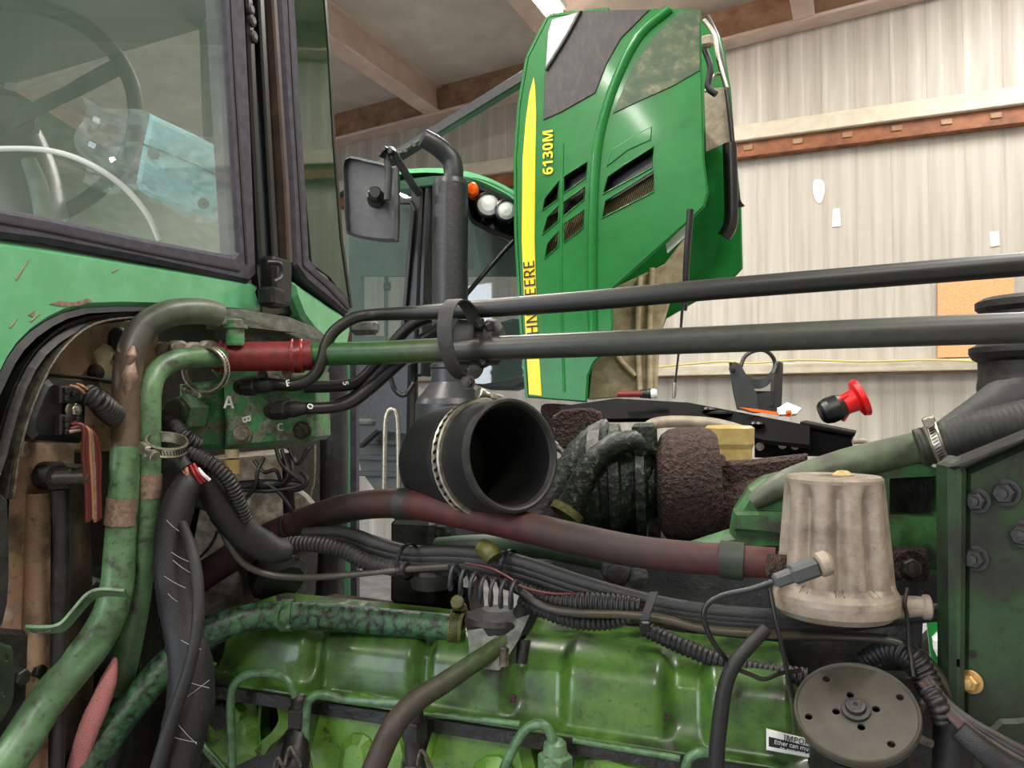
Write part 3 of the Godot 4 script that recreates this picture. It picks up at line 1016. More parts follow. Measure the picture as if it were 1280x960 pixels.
	plate(t, "vent_dark_sheet", "black_paint", H2, -0.05, [672, 268, 672, 225, 745, 185, 822, 165, 822, 214, 745, 262, 740, 236, 700, 270], 0.01, 0.0)  # black sheet paints the unlit dark behind the upper vents
	plate(t, "vent_light_sheet", "golden_mesh", H2, -0.07, [672, 268, 740, 232, 745, 262, 822, 212, 822, 258, 750, 280, 735, 316, 672, 340], 0.004, 0.0)  # golden sheet paints the light from behind in the lower vents
	var slat := begin()
	for i in range(66):
		var right := i > 30
		var a2 := on(H2, 664 + i * 2.45 - (7 if right else 0), 282 if right else 330, -0.06)
		var b2 := on(H2, 690 + i * 2.45 - (7 if right else 0), 205 if right else 225, -0.06)
		tube(slat, [a2, b2], [0.0020, 0.0020], {"seg": 4, "straight": true, "caps": false})
	var gm := obj(t, "vent_mesh", slat, "oily_black", "wire mesh behind the bonnet vents")
	gm.set_meta("kind", "stuff")
	plate(t, "white_grille", "lamp_white", H2, -0.06, [832, 305, 862, 276, 862, 290, 834, 316], 0.01, 0.0)
	# seals, stays and brackets on the inside edge
	for q in [["edge_seal", "black_paint", [884, 20, 897, 50, 908, 110, 916, 180, 921, 240, 925, 255], -0.6, 0.011], ["edge_seal", "black_paint", [912, 180, 914, 250, 913, 280, 905, 296], -0.55, 0.032], ["inner_rod", "steel", [880, 25, 893, 45, 898, 75, 908, 110], -0.4, 0.010], ["inner_rod", "steel", [882, 115, 893, 95, 902, 92], -0.4, 0.009], ["inner_hose", "black_rubber", [880, 60, 888, 84, 885, 108, 895, 118], -0.35, 0.014]]:
		var st := begin()
		var pts := []
		var rr := []
		for i in range(0, q[2].size(), 2):
			pts.append(on(H2, q[2][i], q[2][i + 1], q[3]))
			rr.append(q[4])
		tube(st, pts, rr, {"seg": 8})
		obj(t, q[0], st, q[1])
	bx(t, "latch_bracket", "pale_hose", on(H2, 884, 52, -0.3), Vector3(0.05, 0.05, 0.04), Basis(x, Vector3.UP, n), 0.01)
	plate(t, "side_screen", "pale_hose", H2, -0.62, [880, 112, 908, 108, 916, 176, 882, 190], 0.008, 0.002, [], "pale translucent screen inside the bonnet")
	plate(t, "seal_tab", "black_paint", H2, -0.58, [918, 244, 931, 257, 917, 262], 0.01, 0.0)
	tb(t, "gas_strut", "black_paint", [863, 262, 2.9, 4.5, 858, 330, 2.9, 4.2, 856, 385, 2.9, 3.4, 853, 386, 2.9, 2.0, 850, 425, 2.9, 1.6, 845, 470, 2.9, 1.3, 843, 492, 2.9, 1.2], {"seg": 8, "label": "slim black gas strut holding the bonnet up"})
	tb(t, "hook", "steel", [843, 478, 2.9, 2.2, 843, 488, 2.9, 3.0, 842, 498, 2.9, 2.0], {"seg": 8})
	# the stay bar running up to the bonnet from the cab
	var sb := begin()
	var s0 := P(414, 246, 4.4)
	var s1 := P(664, 92, 3.7)
	box(sb, Transform3D(basis_z(s1 - s0), (s0 + s1) * 0.5), Vector3(0.05, 0.055, s0.distance_to(s1)), 0.006)
	var bar := obj(t, "stay_bar", sb, "black_satin", "dark slotted bar slanting up behind the exhaust")
	var hb := begin()
	for i in range(6):
		box(hb, Transform3D(basis_z(s1 - s0), s0.lerp(s1, 0.30 + i * 0.045) + basis_z(s1 - s0).x * -0.012 + (CO - s0).normalized() * 0.03), Vector3(0.02, 0.014, 0.035), 0.003)
	obj(bar, "slots", hb, "olive_pipe")
	# ---- exhaust stack
	var e0 := on(H2, 562, 640, 0.02)
	var r1 := 22.5 * 3.43 / FP
	var yb := e0.y
	var h := func(py: float) -> float: return on(H2, 562, py, 0.02).y - yb
	var stack := lt(t, "exhaust_stack", "black_satin", e0, Vector3.UP, [h.call(760), 0.145, h.call(655), 0.15, h.call(640), 0.15, h.call(505), 0.15, h.call(498), 0.14, h.call(478), r1 * 1.05, h.call(462), r1 * 1.02, h.call(460), r1 * 1.1, h.call(456), r1 * 1.1, h.call(455), r1, h.call(232), r1, h.call(226), r1 * 0.93, h.call(224), r1 * 0.7, h.call(222), 0.0], 32, "tall black exhaust stack with curved outlet")
	var tip := begin()
	var tq := rows([566, 226, 3.43, 12.5, 567, 214, 3.43, 12.5, 564, 200, 3.43, 12.5, 554, 189, 3.42, 12.3, 542, 180, 3.4, 12, 528, 172, 3.38, 11.5])
	tube(tip, tq[0], tq[1], {"seg": 20, "caps": true})
	obj(stack, "outlet_pipe", tip, "black_satin")
	bolt(stack, "steel", on(H2, 522, 590, 0.16), n, 0.012, "bolt")
	# ---- mirror on its arm
	var mir := plate(t, "mirror", "grey_plastic", H2, 0.12, curve_px([429, 197, 460, 199, 490, 207, 495, 215, 495, 292, 490, 301, 465, 300, 437, 294, 430, 285, 428, 240], 3), 0.03, 0.012, [], "square black rear view mirror seen from behind")
	lt(mir, "ball_joint", "black_paint", on(H2, 470, 248, 0.12), n + x * 0.6, [-0.02, 0.040, 0.02, 0.040, 0.03, 0.03, 0.05, 0.026, 0.09, 0.03, 0.10, 0.022, 0.10, 0.0], 20)
	tb(t, "mirror_arm", "black_satin", [484, 250, 3.25, 4.5, 486, 220, 3.25, 4.5, 484, 192, 3.25, 4.5, 490, 189, 3.25, 5, 500, 205, 3.3, 5, 514, 228, 3.36, 5, 524, 242, 3.42, 5], {"seg": 8})
	for q in [[479, 194], [484, 188], [492, 191]]:
		hexagon_part(t, "arm_bolt", "black_paint", P(q[0], q[1], 3.24), n, 0.013, 0.03)
	# ---- cab
	plate(t, "cab_roof", "green_cab", H2, -0.15, curve_px([486, 214, 520, 208, 560, 209, 592, 215, 620, 226, 648, 243, 648, 256, 620, 240, 590, 230, 540, 228, 486, 234], 3), 1.5, 0.03, [], "green cab roof with rounded brow")
	plate(t, "lamp_panel", "black_paint", H2, -0.12, curve_px([580, 228, 600, 231, 630, 245, 650, 258, 652, 300, 625, 296, 600, 285, 584, 272], 3), 0.3, 0.02, [], "black lamp panel under the roof")
	for q in [[610, 258, 14], [632, 265, 12]]:
		var ax2 := n + x * 0.55
		var lm := lt(t, "work_lamp", "black_paint", on(H2, q[0], q[1], -0.13), ax2, [-0.05, 0.045, 0.02, q[2] * 3.5 / FP * 1.15, 0.035, q[2] * 3.5 / FP * 1.2, 0.04, q[2] * 3.5 / FP, 0.03, q[2] * 3.5 / FP * 0.98], 24, "round white work lamp in black rim")
		lt(lm, "lens", "lamp_white", on(H2, q[0], q[1], -0.13) + ax2.normalized() * 0.028, ax2, [0, q[2] * 3.5 / FP * 0.98, 0.012, q[2] * 3.5 / FP * 0.6, 0.016, 0.0], 24)
	lt(t, "amber_marker", "lens_amber", on(H2, 591, 238, -0.08), n + x * 0.4, [-0.04, 0.035, 0.01, 0.035, 0.03, 0.025, 0.036, 0.0], 20, "orange marker light under the roof brow", 0.75)
	plate(t, "headliner", "cab_grey", H2, -1.1, [436, 236, 650, 236, 660, 345, 436, 345], 0.03, 0.0)
	plate(t, "far_window_rail", "cab_grey", H2, -1.1, [436, 345, 452, 345, 452, 420, 480, 420, 480, 345, 482, 345, 482, 440, 436, 440], 0.03, 0.0)
	bx(t, "door_latch", "black_paint", P(484, 358, 4.6), Vector3(0.04, 0.05, 0.04), Basis(), 0.008)
	plate(t, "cab_glass", "far_glass", H2, -0.28, [432, 236, 648, 240, 656, 470, 604, 480, 430, 470], 0.008, 0.0, [], "dark green tinted cab window")
	for q in [[520, 234, 514, 400, 508, 470, 15], [534, 232, 528, 340, 524, 470, 8], [512, 310, 506, 400, 500, 470, 7], [648, 250, 656, 360, 660, 470, 10]]:
		plate(t, "cab_post", "black_satin", H2, -0.2, strip_px([q[0], q[1], q[2], q[3], q[4], q[5]], q[6]), 0.08, 0.01)
	plate(t, "post_rim", "black_paint", H2, -0.18, strip_px([436, 250, 512, 252, 516, 262, 510, 330, 502, 420], 5), 0.03, 0.004)
	tb(t, "wiper_arm", "black_paint", [652, 290, 3.5, 3, 620, 325, 3.5, 3, 583, 368, 3.5, 3], {"seg": 6})
	plate(t, "seat_back", "cab_grey", H2, -0.8, curve_px([590, 420, 660, 400, 660, 480, 590, 480], 3), 0.1, 0.02)
	# door and step below the window line
	plate(t, "cab_side", "black_satin", H2, -0.16, [440, 455, 512, 455, 510, 545, 470, 540, 448, 560, 440, 520], 0.05, 0.01)
	plate(t, "door_inner", "cab_grey", H2, -0.3, [436, 440, 520, 440, 520, 612, 478, 625, 452, 590, 440, 540], 0.02, 0.0)
	for q in range(3):
		plate(t, "door_step", "black_satin", H2, -0.28, [446, 548 + q * 20, 510, 550 + q * 20, 510, 557 + q * 20, 446, 555 + q * 20], 0.02, 0.003)
	bx(t, "door_handle", "cab_grey", P(450, 528, 3.3), Vector3(0.14, 0.03, 0.05), Basis(x, Vector3.UP, n), 0.01)
	bx(t, "handle_plate", "cab_grey", P(436, 505, 3.3), Vector3(0.05, 0.16, 0.05), Basis(x, Vector3.UP, n), 0.01)
	tb(t, "grab_rail", "steel", [480, 640, 3.3, 3.2, 481, 560, 3.3, 3.2, 482, 525, 3.3, 3.2, 488, 512, 3.3, 3.2, 496, 520, 3.3, 3.2, 498, 560, 3.3, 3.2, 498, 640, 3.3, 3.2], {"seg": 10, "label": "bright steel grab rail looped at the top"})
	tb(t, "grab_rail", "black_paint", [488, 470, 3.3, 3, 494, 488, 3.3, 3, 506, 494, 3.3, 3, 518, 478, 3.3, 3], {"seg": 8})
	# ---- engine bay, open to the top
	var bay := begin()
	slab(bay, [P(700, 508, 3.2), P(770, 498, 3.15), P(860, 503, 3.0), P(960, 522, 2.75), P(1012, 532, 2.65), P(1012, 556, 2.62), P(955, 550, 2.7), P(860, 524, 2.95), P(790, 516, 3.1), P(700, 524, 3.18)], 0.03)
	obj(t, "bay_cover", bay, "bay_black", "glossy black cover over the open engine bay")
	for q in [[900, 517, 2.86, 16], [885, 512, 2.9, 10], [945, 530, 2.75, 10]]:
		lt(t, "cover_bead", "black_paint", P(q[0], q[1], q[2]), Vector3.UP, [0, q[3] * 2.8 / FP, 0.008, q[3] * 2.2 / FP, 0.01, 0], 16)
	plate(t, "black_box", "bay_black", H2, 0.16, [1000, 534, 1066, 545, 1064, 572, 1000, 570], 0.3, 0.008, [], "small black box at the end of the bay")
	plate(t, "lid", "bay_black", H2, 0.17, [1000, 527, 1070, 541, 1068, 546, 1000, 533], 0.32, 0.004)
	plate(t, "bay_plate", "bay_black", H2, 0.10, [943, 537, 1000, 540, 1000, 574, 943, 572], 0.04, 0.004)
	for q in [[952, 537], [991, 537], [950, 558], [994, 557], [978, 556]]:
		bolt(t, "steel", on(H2, q[0], q[1], 0.105), n, 0.011, "bolt")
	for q in [[1066, 552, 1080, 552, 1092, 562], [1066, 562, 1078, 562, 1086, 570]]:
		tb(t, "bay_hose", "pale_hose", [q[0], q[1], 2.6, 3.5, q[2], q[3], 2.6, 3.5, q[4], q[5], 2.6, 3.5], {"seg": 8})
	tb(t, "bay_pipe", "pale_hose", [808, 548, 2.7, 4, 812, 532, 2.7, 7, 840, 527, 2.7, 7.5, 890, 529, 2.6, 7, 930, 538, 2.5, 6], {"seg": 12, "label": "pale grey hose across the engine bay"})
	lt(t, "reservoir", "tan_plastic", P(912, 580, 2.3), Vector3.UP, [-0.05, 0.062, 0.045, 0.064, 0.05, 0.066, 0.06, 0.070, 0.105, 0.071, 0.112, 0.062, 0.115, 0.0], 28, "cream coolant reservoir")
	plate(t, "bay_frame", "rust_cast", H2, -0.35, curve_px([676, 507, 700, 505, 735, 512, 740, 540, 720, 545, 715, 560, 690, 548, 680, 530], 3), 0.03, 0.006)
	tb(t, "bay_bracket", "black_paint", [700, 512, 3.2, 2, 706, 530, 3.2, 2, 718, 538, 3.2, 2, 740, 530, 3.2, 2], {"seg": 6})
	plate(t, "nose_bracket", "green_bright", H2, 0.1, [1158, 770, 1185, 778, 1192, 850, 1166, 845], 0.06, 0.006)
	plate(t, "nose_casting", "lamp_white", H2, 0.14, curve_px([1166, 800, 1182, 790, 1186, 810, 1172, 822], 2), 0.06, 0.01)
	# chassis, axles and wheels, mostly out of sight below
	var ax3 := x
	var ch := begin()
	box(ch, Transform3D(Basis(x, Vector3.UP, n), on(H2, 900, 760, -0.4) * Vector3(1, 0, 1) + Vector3(0, 1.05, 0)), Vector3(2.3, 0.34, 0.5), 0.03)
	obj(t, "chassis", ch, "black_paint")
	box_wheel(t, on(H2, 1420, 700, -0.1), n, 0.62, 0.42)
	box_wheel(t, on(H2, 140, 700, -0.05), n, 0.88, 0.5)


func hexagon_part(parent: Node, called: String, mat: String, at: Vector3, axis: Vector3, r: float, hh: float) -> void:
	var st := begin()
	hexagon(st, at, axis, r, hh)
	obj(parent, called, st, mat)


func box_wheel(t: Node3D, at: Vector3, axis: Vector3, r: float, w: float) -> void:
	at.y = r
	var st := begin()
	lathe(st, at - axis * w, axis, [0.02, r * 0.6, 0, r * 0.9, w * 0.1, r * 0.96, w * 0.9, r * 0.96, w, r * 0.9, w, r * 0.6, w * 0.8, r * 0.55], 40)
	for i in range(22):
		var a := TAU * i / 22.0
		var b := basis_z(axis)
		var dv := b * Vector3(cos(a), sin(a), 0)
		box(st, Transform3D(Basis(b.z.cross(dv), b.z, dv).rotated(dv, 0.5), at - axis * w * 0.5 + dv * r * 0.975), Vector3(0.05, w * 0.8, r * 0.05))
	var o := obj(t, "tyre", st, "black_rubber")
	var s2 := begin()
	lathe(s2, at - axis * w * 0.3, axis, [0, r * 0.57, w * 0.1, r * 0.56, w * 0.05, r * 0.2, w * 0.2, r * 0.15, w * 0.22, 0.0], 32)
	obj(o, "rim", s2, "yellow")


var N: Node3D


func dF(x: float, y: float, off := 0.0) -> float:
	return -(CB.inverse() * (on(F1, x, y, off) - CO)).z


# rows x, y, off from the firewall plane, radius px
func tbF(called: String, mat: String, data: Array, o := {}) -> MeshInstance3D:
	var d := data.duplicate()
	for i in range(0, d.size(), 4):
		d[i + 2] = dF(d[i], d[i + 1], d[i + 2])
	return tb(N, called, mat, d, o)


func near_cab() -> void:
	var n: Vector3 = F1[0]
	var x := Vector3.UP.cross(n).normalized()
	var root := P(560, 800, 1.1)
	root.y = 0
	N = thing("tractor", "old green tractor with its engine bare, hoses and wiring hanging open beside the cab", "tractor", root)
	# ---- windscreen and its rubber
	plate(N, "windscreen", "cab_glass", F1, 0.0, [-60, -60, 284, -60, 286, 0, 304, 322, 150, 296, 0, 264, -60, 250], 0.005, 0.0, [], "dirty greenish windscreen glass")
	plate(N, "window_seal", "seal_rubber", F1, 0.004, curve_px([277, -30, 306, -30, 316, 180, 322, 345, 312, 354, 180, 326, 60, 304, -40, 292, -40, 252, 60, 270, 180, 297, 292, 319, 297, 314, 292, 230, 282, 60], 1), 0.03, 0.006, [], "weathered grey rubber seal round the windscreen")
	plate(N, "seal_groove", "black_rubber", F1, 0.0055, strip_px([288, -30, 296, 120, 304, 250, 309, 330], 2.5), 0.006, 0.0)
	plate(N, "seal_groove", "black_rubber", F1, 0.0055, strip_px([-40, 270, 60, 288, 180, 314, 300, 338], 2.5), 0.006, 0.0)
	# ---- post between the panes
	plate(N, "post", "black_paint", F1, -0.02, [300, -40, 352, -40, 362, 120, 372, 300, 380, 395, 326, 400, 318, 340, 312, 180], 0.06, 0.008, [], "black cab corner post")
	plate(N, "post_strip", "black_paint", F1, 0.0, strip_px([312, -30, 320, 150, 330, 330], 8), 0.02, 0.004)
	plate(N, "post_strip", "black_paint", F1, 0.004, strip_px([326, -30, 336, 150, 346, 330], 7), 0.03, 0.003)
	plate(N, "post_edge", "strip_brown", F1, 0.012, strip_px([342, -30, 352, 120, 360, 240, 364, 330], 6), 0.03, 0.003, [], "worn brown edge strip")
	for q in [[312, 12], [314, 26], [316, 46]]:
		lt(N, "post_bolt", "black_satin", on(F1, q[0], q[1], 0.0), n, [0, 0.010, 0.004, 0.009, 0.006, 0.005, 0.006, 0.0], 14)
	plate(N, "window_seal", "seal_rubber", F1, 0.004, curve_px([348, -30, 370, -30, 376, 120, 384, 240, 388, 322, 402, 340, 426, 358, 442, 382, 436, 396, 416, 378, 384, 352, 370, 332, 366, 240, 358, 120], 1), 0.04, 0.006, [], "grey rubber seal of the narrow side pane")
	plate(N, "seal_groove", "black_rubber", F1, 0.0055, strip_px([360, -30, 368, 120, 376, 250, 380, 332, 410, 358, 436, 386], 2.5), 0.006, 0.0)
	plate(N, "corner_glass", "reflection_glass", F1, 0.004, [366, -40, 404, -40, 412, 60, 418, 180, 428, 300, 440, 384, 412, 346, 390, 330, 382, 240, 374, 120], 0.006, 0.0, [], "narrow corner pane with a dark green reflection in its colour")
	plate(N, "pane_edge", "black_paint", F1, 0.006, strip_px([404, -40, 412, 60, 418, 170, 428, 300, 440, 385], 3), 0.01, 0.001)
	plate(N, "pane_trim", "green_cab", F1, -0.05, strip_px([412, 120, 422, 240, 434, 372], 4), 0.02, 0.002)
	# latch at the foot of the post
	bx(N, "latch", "black_paint", on(F1, 345, 352, 0.02), Vector3(0.055, 0.075, 0.03), Basis(x, Vector3.UP, n), 0.006)
	bx(N, "latch", "oily_black", on(F1, 340, 372, 0.03), Vector3(0.04, 0.03, 0.03), Basis(x, Vector3.UP, n), 0.005)
	tbF("latch_hook", "black_satin", [334, 328, 0.04, 3, 350, 330, 0.05, 3, 352, 345, 0.05, 3, 342, 352, 0.05, 3], {"seg": 6})
	# ---- cowl below the glass, with the arch cut into it
	plate(N, "cowl", "green_cab", F1, 0.0, curve_px([-60, 290, 0, 300, 100, 316, 180, 330, 314, 352, 322, 366, 328, 392, 300, 390, 200, 384, 110, 385, 62, 402, 26, 432, 4, 470, -16, 520, -60, 560], 2), 0.02, 0.006, [], "pale green cowl panel with scratches and a worn edge")
	var scr := begin()
	for q in [[20, 350, 36, 325], [38, 402, 50, 392], [12, 410, 22, 398], [140, 340, 148, 336]]:
		tube(scr, [on(F1, q[0], q[1], 0.0), on(F1, q[2], q[3], 0.0)], [0.0012, 0.0006], {"seg": 5, "straight": true})
	obj(N, "scratches", scr, "copper_worn")
	plate(N, "rust_chip", "copper_worn", F1, 0.0008, [62, 380, 76, 376, 92, 378, 110, 373, 116, 376, 100, 382, 80, 383], 0.002, 0.0)
	plate(N, "rust_chip", "copper_worn", F1, 0.0008, [36, 394, 44, 388, 42, 396], 0.002, 0.0)
	plate(N, "corner_cowl", "green_cab", F1, 0.0, curve_px([366, 352, 384, 362, 416, 384, 438, 400, 436, 430, 426, 446, 404, 424, 380, 396], 2), 0.05, 0.008, [], "small green corner of the cowl under the narrow pane")
	plate(N, "cowl_gap", "black_rubber", F1, -0.03, [318, 352, 372, 352, 430, 446, 420, 470, 330, 410], 0.02, 0.0)
	plate(N, "arch_seal", "black_rubber", F1, 0.006, curve_px([200, 384, 110, 385, 62, 402, 26, 432, 4, 470, -20, 530, -20, 600, 0, 560, 14, 510, 36, 460, 66, 424, 110, 402, 200, 392], 2), 0.04, 0.006, [], "black rubber moulding along the arch")
	plate(N, "arch_flange", "dark_cast", F1, 0.004, curve_px([206, 391, 120, 400, 72, 422, 40, 458, 18, 510, 2, 570, -20, 640, -20, 700, 12, 700, 18, 620, 26, 560, 44, 505, 72, 450, 106, 414, 150, 399, 206, 396], 2), 0.05, 0.006, [], "dark olive flange inside the arch")
	plate(N, "arch_lip", "old_steel", F1, 0.008, strip_px(curve_px([200, 395, 140, 400, 104, 414, 70, 450, 44, 504, 27, 560, 18, 624], 4, false), 3), 0.02, 0.001)
	plate(N, "side_shield", "dark_cast", F1, 0.03, curve_px([-20, 622, 8, 622, 12, 640, 14, 720, 6, 780, -20, 790], 2), 0.01, 0.003)
	plate(N, "edge_bracket", "green_dark", F1, 0.06, curve_px([-20, 804, 10, 806, 20, 815, 20, 870, 14, 888, 2, 904, -20, 912], 2), 0.008, 0.003, [round_px(8, 822, 3, 6, 10), round_px(5, 866, 3, 6, 10)], "green drilled bracket at the cab corner")
	# ---- firewall
	plate(N, "firewall", "firewall_plate", F1, -0.06, [18, 398, 200, 398, 200, 560, 96, 566, 92, 1080, -80, 1080, -80, 640, 18, 560], 0.02, 0.004, [], "rusty beige firewall plate streaked with dirt")
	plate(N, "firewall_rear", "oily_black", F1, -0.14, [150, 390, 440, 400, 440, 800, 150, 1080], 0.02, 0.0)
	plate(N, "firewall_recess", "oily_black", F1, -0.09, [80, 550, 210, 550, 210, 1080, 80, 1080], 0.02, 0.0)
	plate(N, "firewall_foot", "dark_cast", F1, -0.05, [-60, 780, 60, 790, 120, 720, 170, 740, 170, 1080, -60, 1080], 0.02, 0.006)
	plate(N, "firewall_fold", "dark_cast", F1, -0.045, strip_px([52, 468, 110, 472, 150, 478], 4), 0.01, 0.002)
	plate(N, "firewall_rib", "grime_plate", F1, -0.035, strip_px([100, 580, 102, 760, 98, 1000], 34, 50), 0.02, 0.008)
	tbF("firewall_tube", "firewall_plate", [48, 616, -0.055, 14, 46, 700, -0.055, 15, 42, 990, -0.05, 18], {"label": "dirt brown tube standing against the firewall"})
	tbF("firewall_tube", "dark_cast", [76, 612, -0.02, 10, 76, 700, -0.02, 9, 72, 830, -0.02, 9, 70, 990, -0.01, 9])
	lt(N, "cable_gland", "dark_cast", on(F1, 54, 594, -0.055), n, [0, 0.016, 0.02, 0.0165, 0.024, 0.014, 0.03, 0.010, 0.06, 0.010], 24)
	var gl := begin()
	hexagon(gl, on(F1, 62, 598, -0.025), n + x * 0.7, 0.0125, 0.022)
	lathe(gl, on(F1, 66, 598, -0.01), n + x * 0.7, [0, 0.008, 0.03, 0.008, 0.03, 0.0095, 0.036, 0.0095, 0.036, 0.0], 16)
	obj(N, "gland_nut", gl, "bolt_dark")
	for q in [[28, 560, 0.011, "copper_worn"], [117, 466, 0.011, "black_rubber"], [147, 426, 0.018, "black_rubber"], [141, 448, 0.006, "bolt_dark"]]:
		lt(N, "grommet", q[3], on(F1, q[0], q[1], -0.06), n, [0, q[2], 0.006, q[2], 0.010, q[2] * 0.7, 0.011, 0.0], 20)
	plate(N, "gasket_card", "cream_liner", F1, -0.055, [118, 440, 132, 430, 150, 436, 150, 500, 128, 486], 0.004, 0.001)
	for q in [[20, 846, 16], [42, 838, 14], [64, 850, 12]]:
		hexagon_part(N, "floor_nut", "dark_cast", on(F1, q[0], q[1], -0.05), n, q[2] / FP * 0.6, 0.012)
	# fuse box with its leads
	var fb := plate(N, "fuse_box", "black_paint", F1, 0.01, curve_px([58, 478, 66, 474, 108, 476, 112, 482, 110, 548, 104, 554, 46, 550, 38, 540, 40, 520, 52, 490], 1), 0.06, 0.006, [], "black fuse box on the firewall")
	plate(fb, "fuse_row", "black_rubber", F1, 0.018, [76, 482, 106, 482, 106, 504, 76, 504], 0.01, 0.002)
	plate(fb, "fuse_row", "black_rubber", F1, 0.018, [76, 518, 106, 518, 106, 544, 76, 544], 0.01, 0.002)
	for q in [[82, 488], [82, 498], [92, 492], [82, 524], [82, 532], [82, 540], [96, 524]]:
		bx(fb, "terminal", "oily_black", on(F1, q[0], q[1], 0.02), Vector3(0.005, 0.006, 0.006), Basis(x, Vector3.UP, n), 0.001)
	bolt(fb, "steel", on(F1, 90, 512, 0.012), n, 0.0075, "screw")
	tbF("loom_tube", "loom", [108, 492, 0.02, 13, 122, 500, 0.03, 14, 138, 516, 0.02, 15, 158, 530, -0.02, 14], {"pitch": 0.0058, "amp": 0.2, "seg": 14, "label": "black corrugated loom entering the fuse box"})
	tbF("loom_tube", "loom", [195, 520, -0.02, 12, 212, 530, 0.0, 12, 230, 546, 0.03, 12, 246, 556, 0.04, 12], {"pitch": 0.0055, "amp": 0.2, "seg": 14})
	var wi := 0
	for q in [[90, 530, "wire_rust"], [88, 536, "wire_rust"], [94, 534, "wire_tan"], [86, 540, "copper_worn"], [96, 530, "wire_rust"], [92, 528, "wire_rust"]]:
		var e: float = 108 + wi * 3.2
		tbF("fuse_wire", q[2], [q[0], q[1], 0.02, 2.6, 104 + wi * 2.5, 534 + wi * 1.5, 0.03, 2.6, 104 + wi * 4.0, 570, 0.025, 2.6, e, 610, 0.02, 2.6, e + 1, 652 - (wi % 3) * 2, 0.015, 2.6], {"seg": 8})
		wi += 1
	for q in [[88, 482, 108, 494], [96, 480, 112, 490]]:
		tbF("fuse_wire", "wire_tan", [q[0], q[1], 0.022, 1.6, (q[0] + q[2]) * 0.5, q[1] + 3, 0.03, 1.6, q[2], q[3], 0.025, 1.6], {"seg": 6})
	# ---- what is seen through the windscreen
	var w := begin()
	var ring := []
	var rr := []
	var c := P(4, 142, 1.45)
	for i in range(33):
		var a := TAU * i / 32.0
		ring.append(P(4 + cos(a) * 166, 142 + sin(a) * 138, 1.45 + 0.12 * cos(a)))
		rr.append(10.0 * 1.45 / FP)
	tube(w, ring, rr, {"seg": 12, "sub": 3})
	var sw := obj(N, "steering_wheel", w, "black_rubber", "black steering wheel behind the windscreen")
	var sp := begin()
	for q in [[20, 150, 150, 82], [0, 170, -60, 250], [-20, 130, -120, 60]]:
		strap(sp, [P(q[0], q[1], 1.46), P((q[0] + q[2]) * 0.5, (q[1] + q[3]) * 0.5, 1.46), P(q[2], q[3], 1.5)], Vector3(0.014, 0.032, 0.01), 0.016)
	obj(sw, "spoke", sp, "black_rubber")
	lt(sw, "hub", "black_paint", P(8, 150, 1.5), CO - P(8, 150, 1.5), [0, 0.055, 0.03, 0.055, 0.05, 0.045, 0.055, 0.0], 24)
	var far_floor := [P(-200, 380, 1.1), P(300, 420, 1.7), P(300, 262, 2.2), P(60, 205, 1.9), P(-200, 190, 1.5)]
	sl(N, "dashboard", "cab_dash", far_floor, 0.03, "dusty grey green dashboard top")
	tb(N, "steering_column", "black_satin", [8, 158, 1.52, 34, 30, 220, 1.5, 40, 40, 300, 1.45, 46], {"seg": 14})
	tb(N, "dash_lever", "cab_dash", [36, 200, 1.4, 9, 50, 240, 1.4, 11, 60, 300, 1.4, 12], {"seg": 10})
	tb(N, "reflection_arc", "white", [-40, 190, 1.2, 3.6, 0, 186, 1.2, 3.6, 60, 188, 1.2, 3.6, 110, 204, 1.2, 3.6, 155, 234, 1.22, 3.6, 184, 268, 1.24, 3.6, 199, 300, 1.26, 3.6], {"seg": 10, "label": "thin white arc standing for a light reflection in the windscreen"})  # white tube models a reflection of light in the glass, not a cab part
	# roof lining and the far posts
	sl(N, "roof_lining", "black_paint", [P(-300, -260, 0.9), P(330, -150, 1.2), P(252, 36, 2.3), P(20, 104, 1.95), P(-300, 190, 1.6)], 0.05)
	sl(N, "rear_post", "black_paint", [P(249, 30, 2.3), P(290, 10, 2.3), P(296, 330, 2.3), P(258, 250, 2.3), P(253, 160, 2.3)], 0.06)
	sl(N, "rear_rail", "cab_dash", [P(20, 118, 2.0), P(26, 118, 2.0), P(252, 262, 2.32), P(252, 276, 2.32), P(20, 170, 2.0)], 0.04)
	sl(N, "left_post", "black_satin", [P(-6, -20, 1.9), P(5, -20, 1.9), P(5, 110, 1.9), P(-6, 110, 1.9)], 0.05)


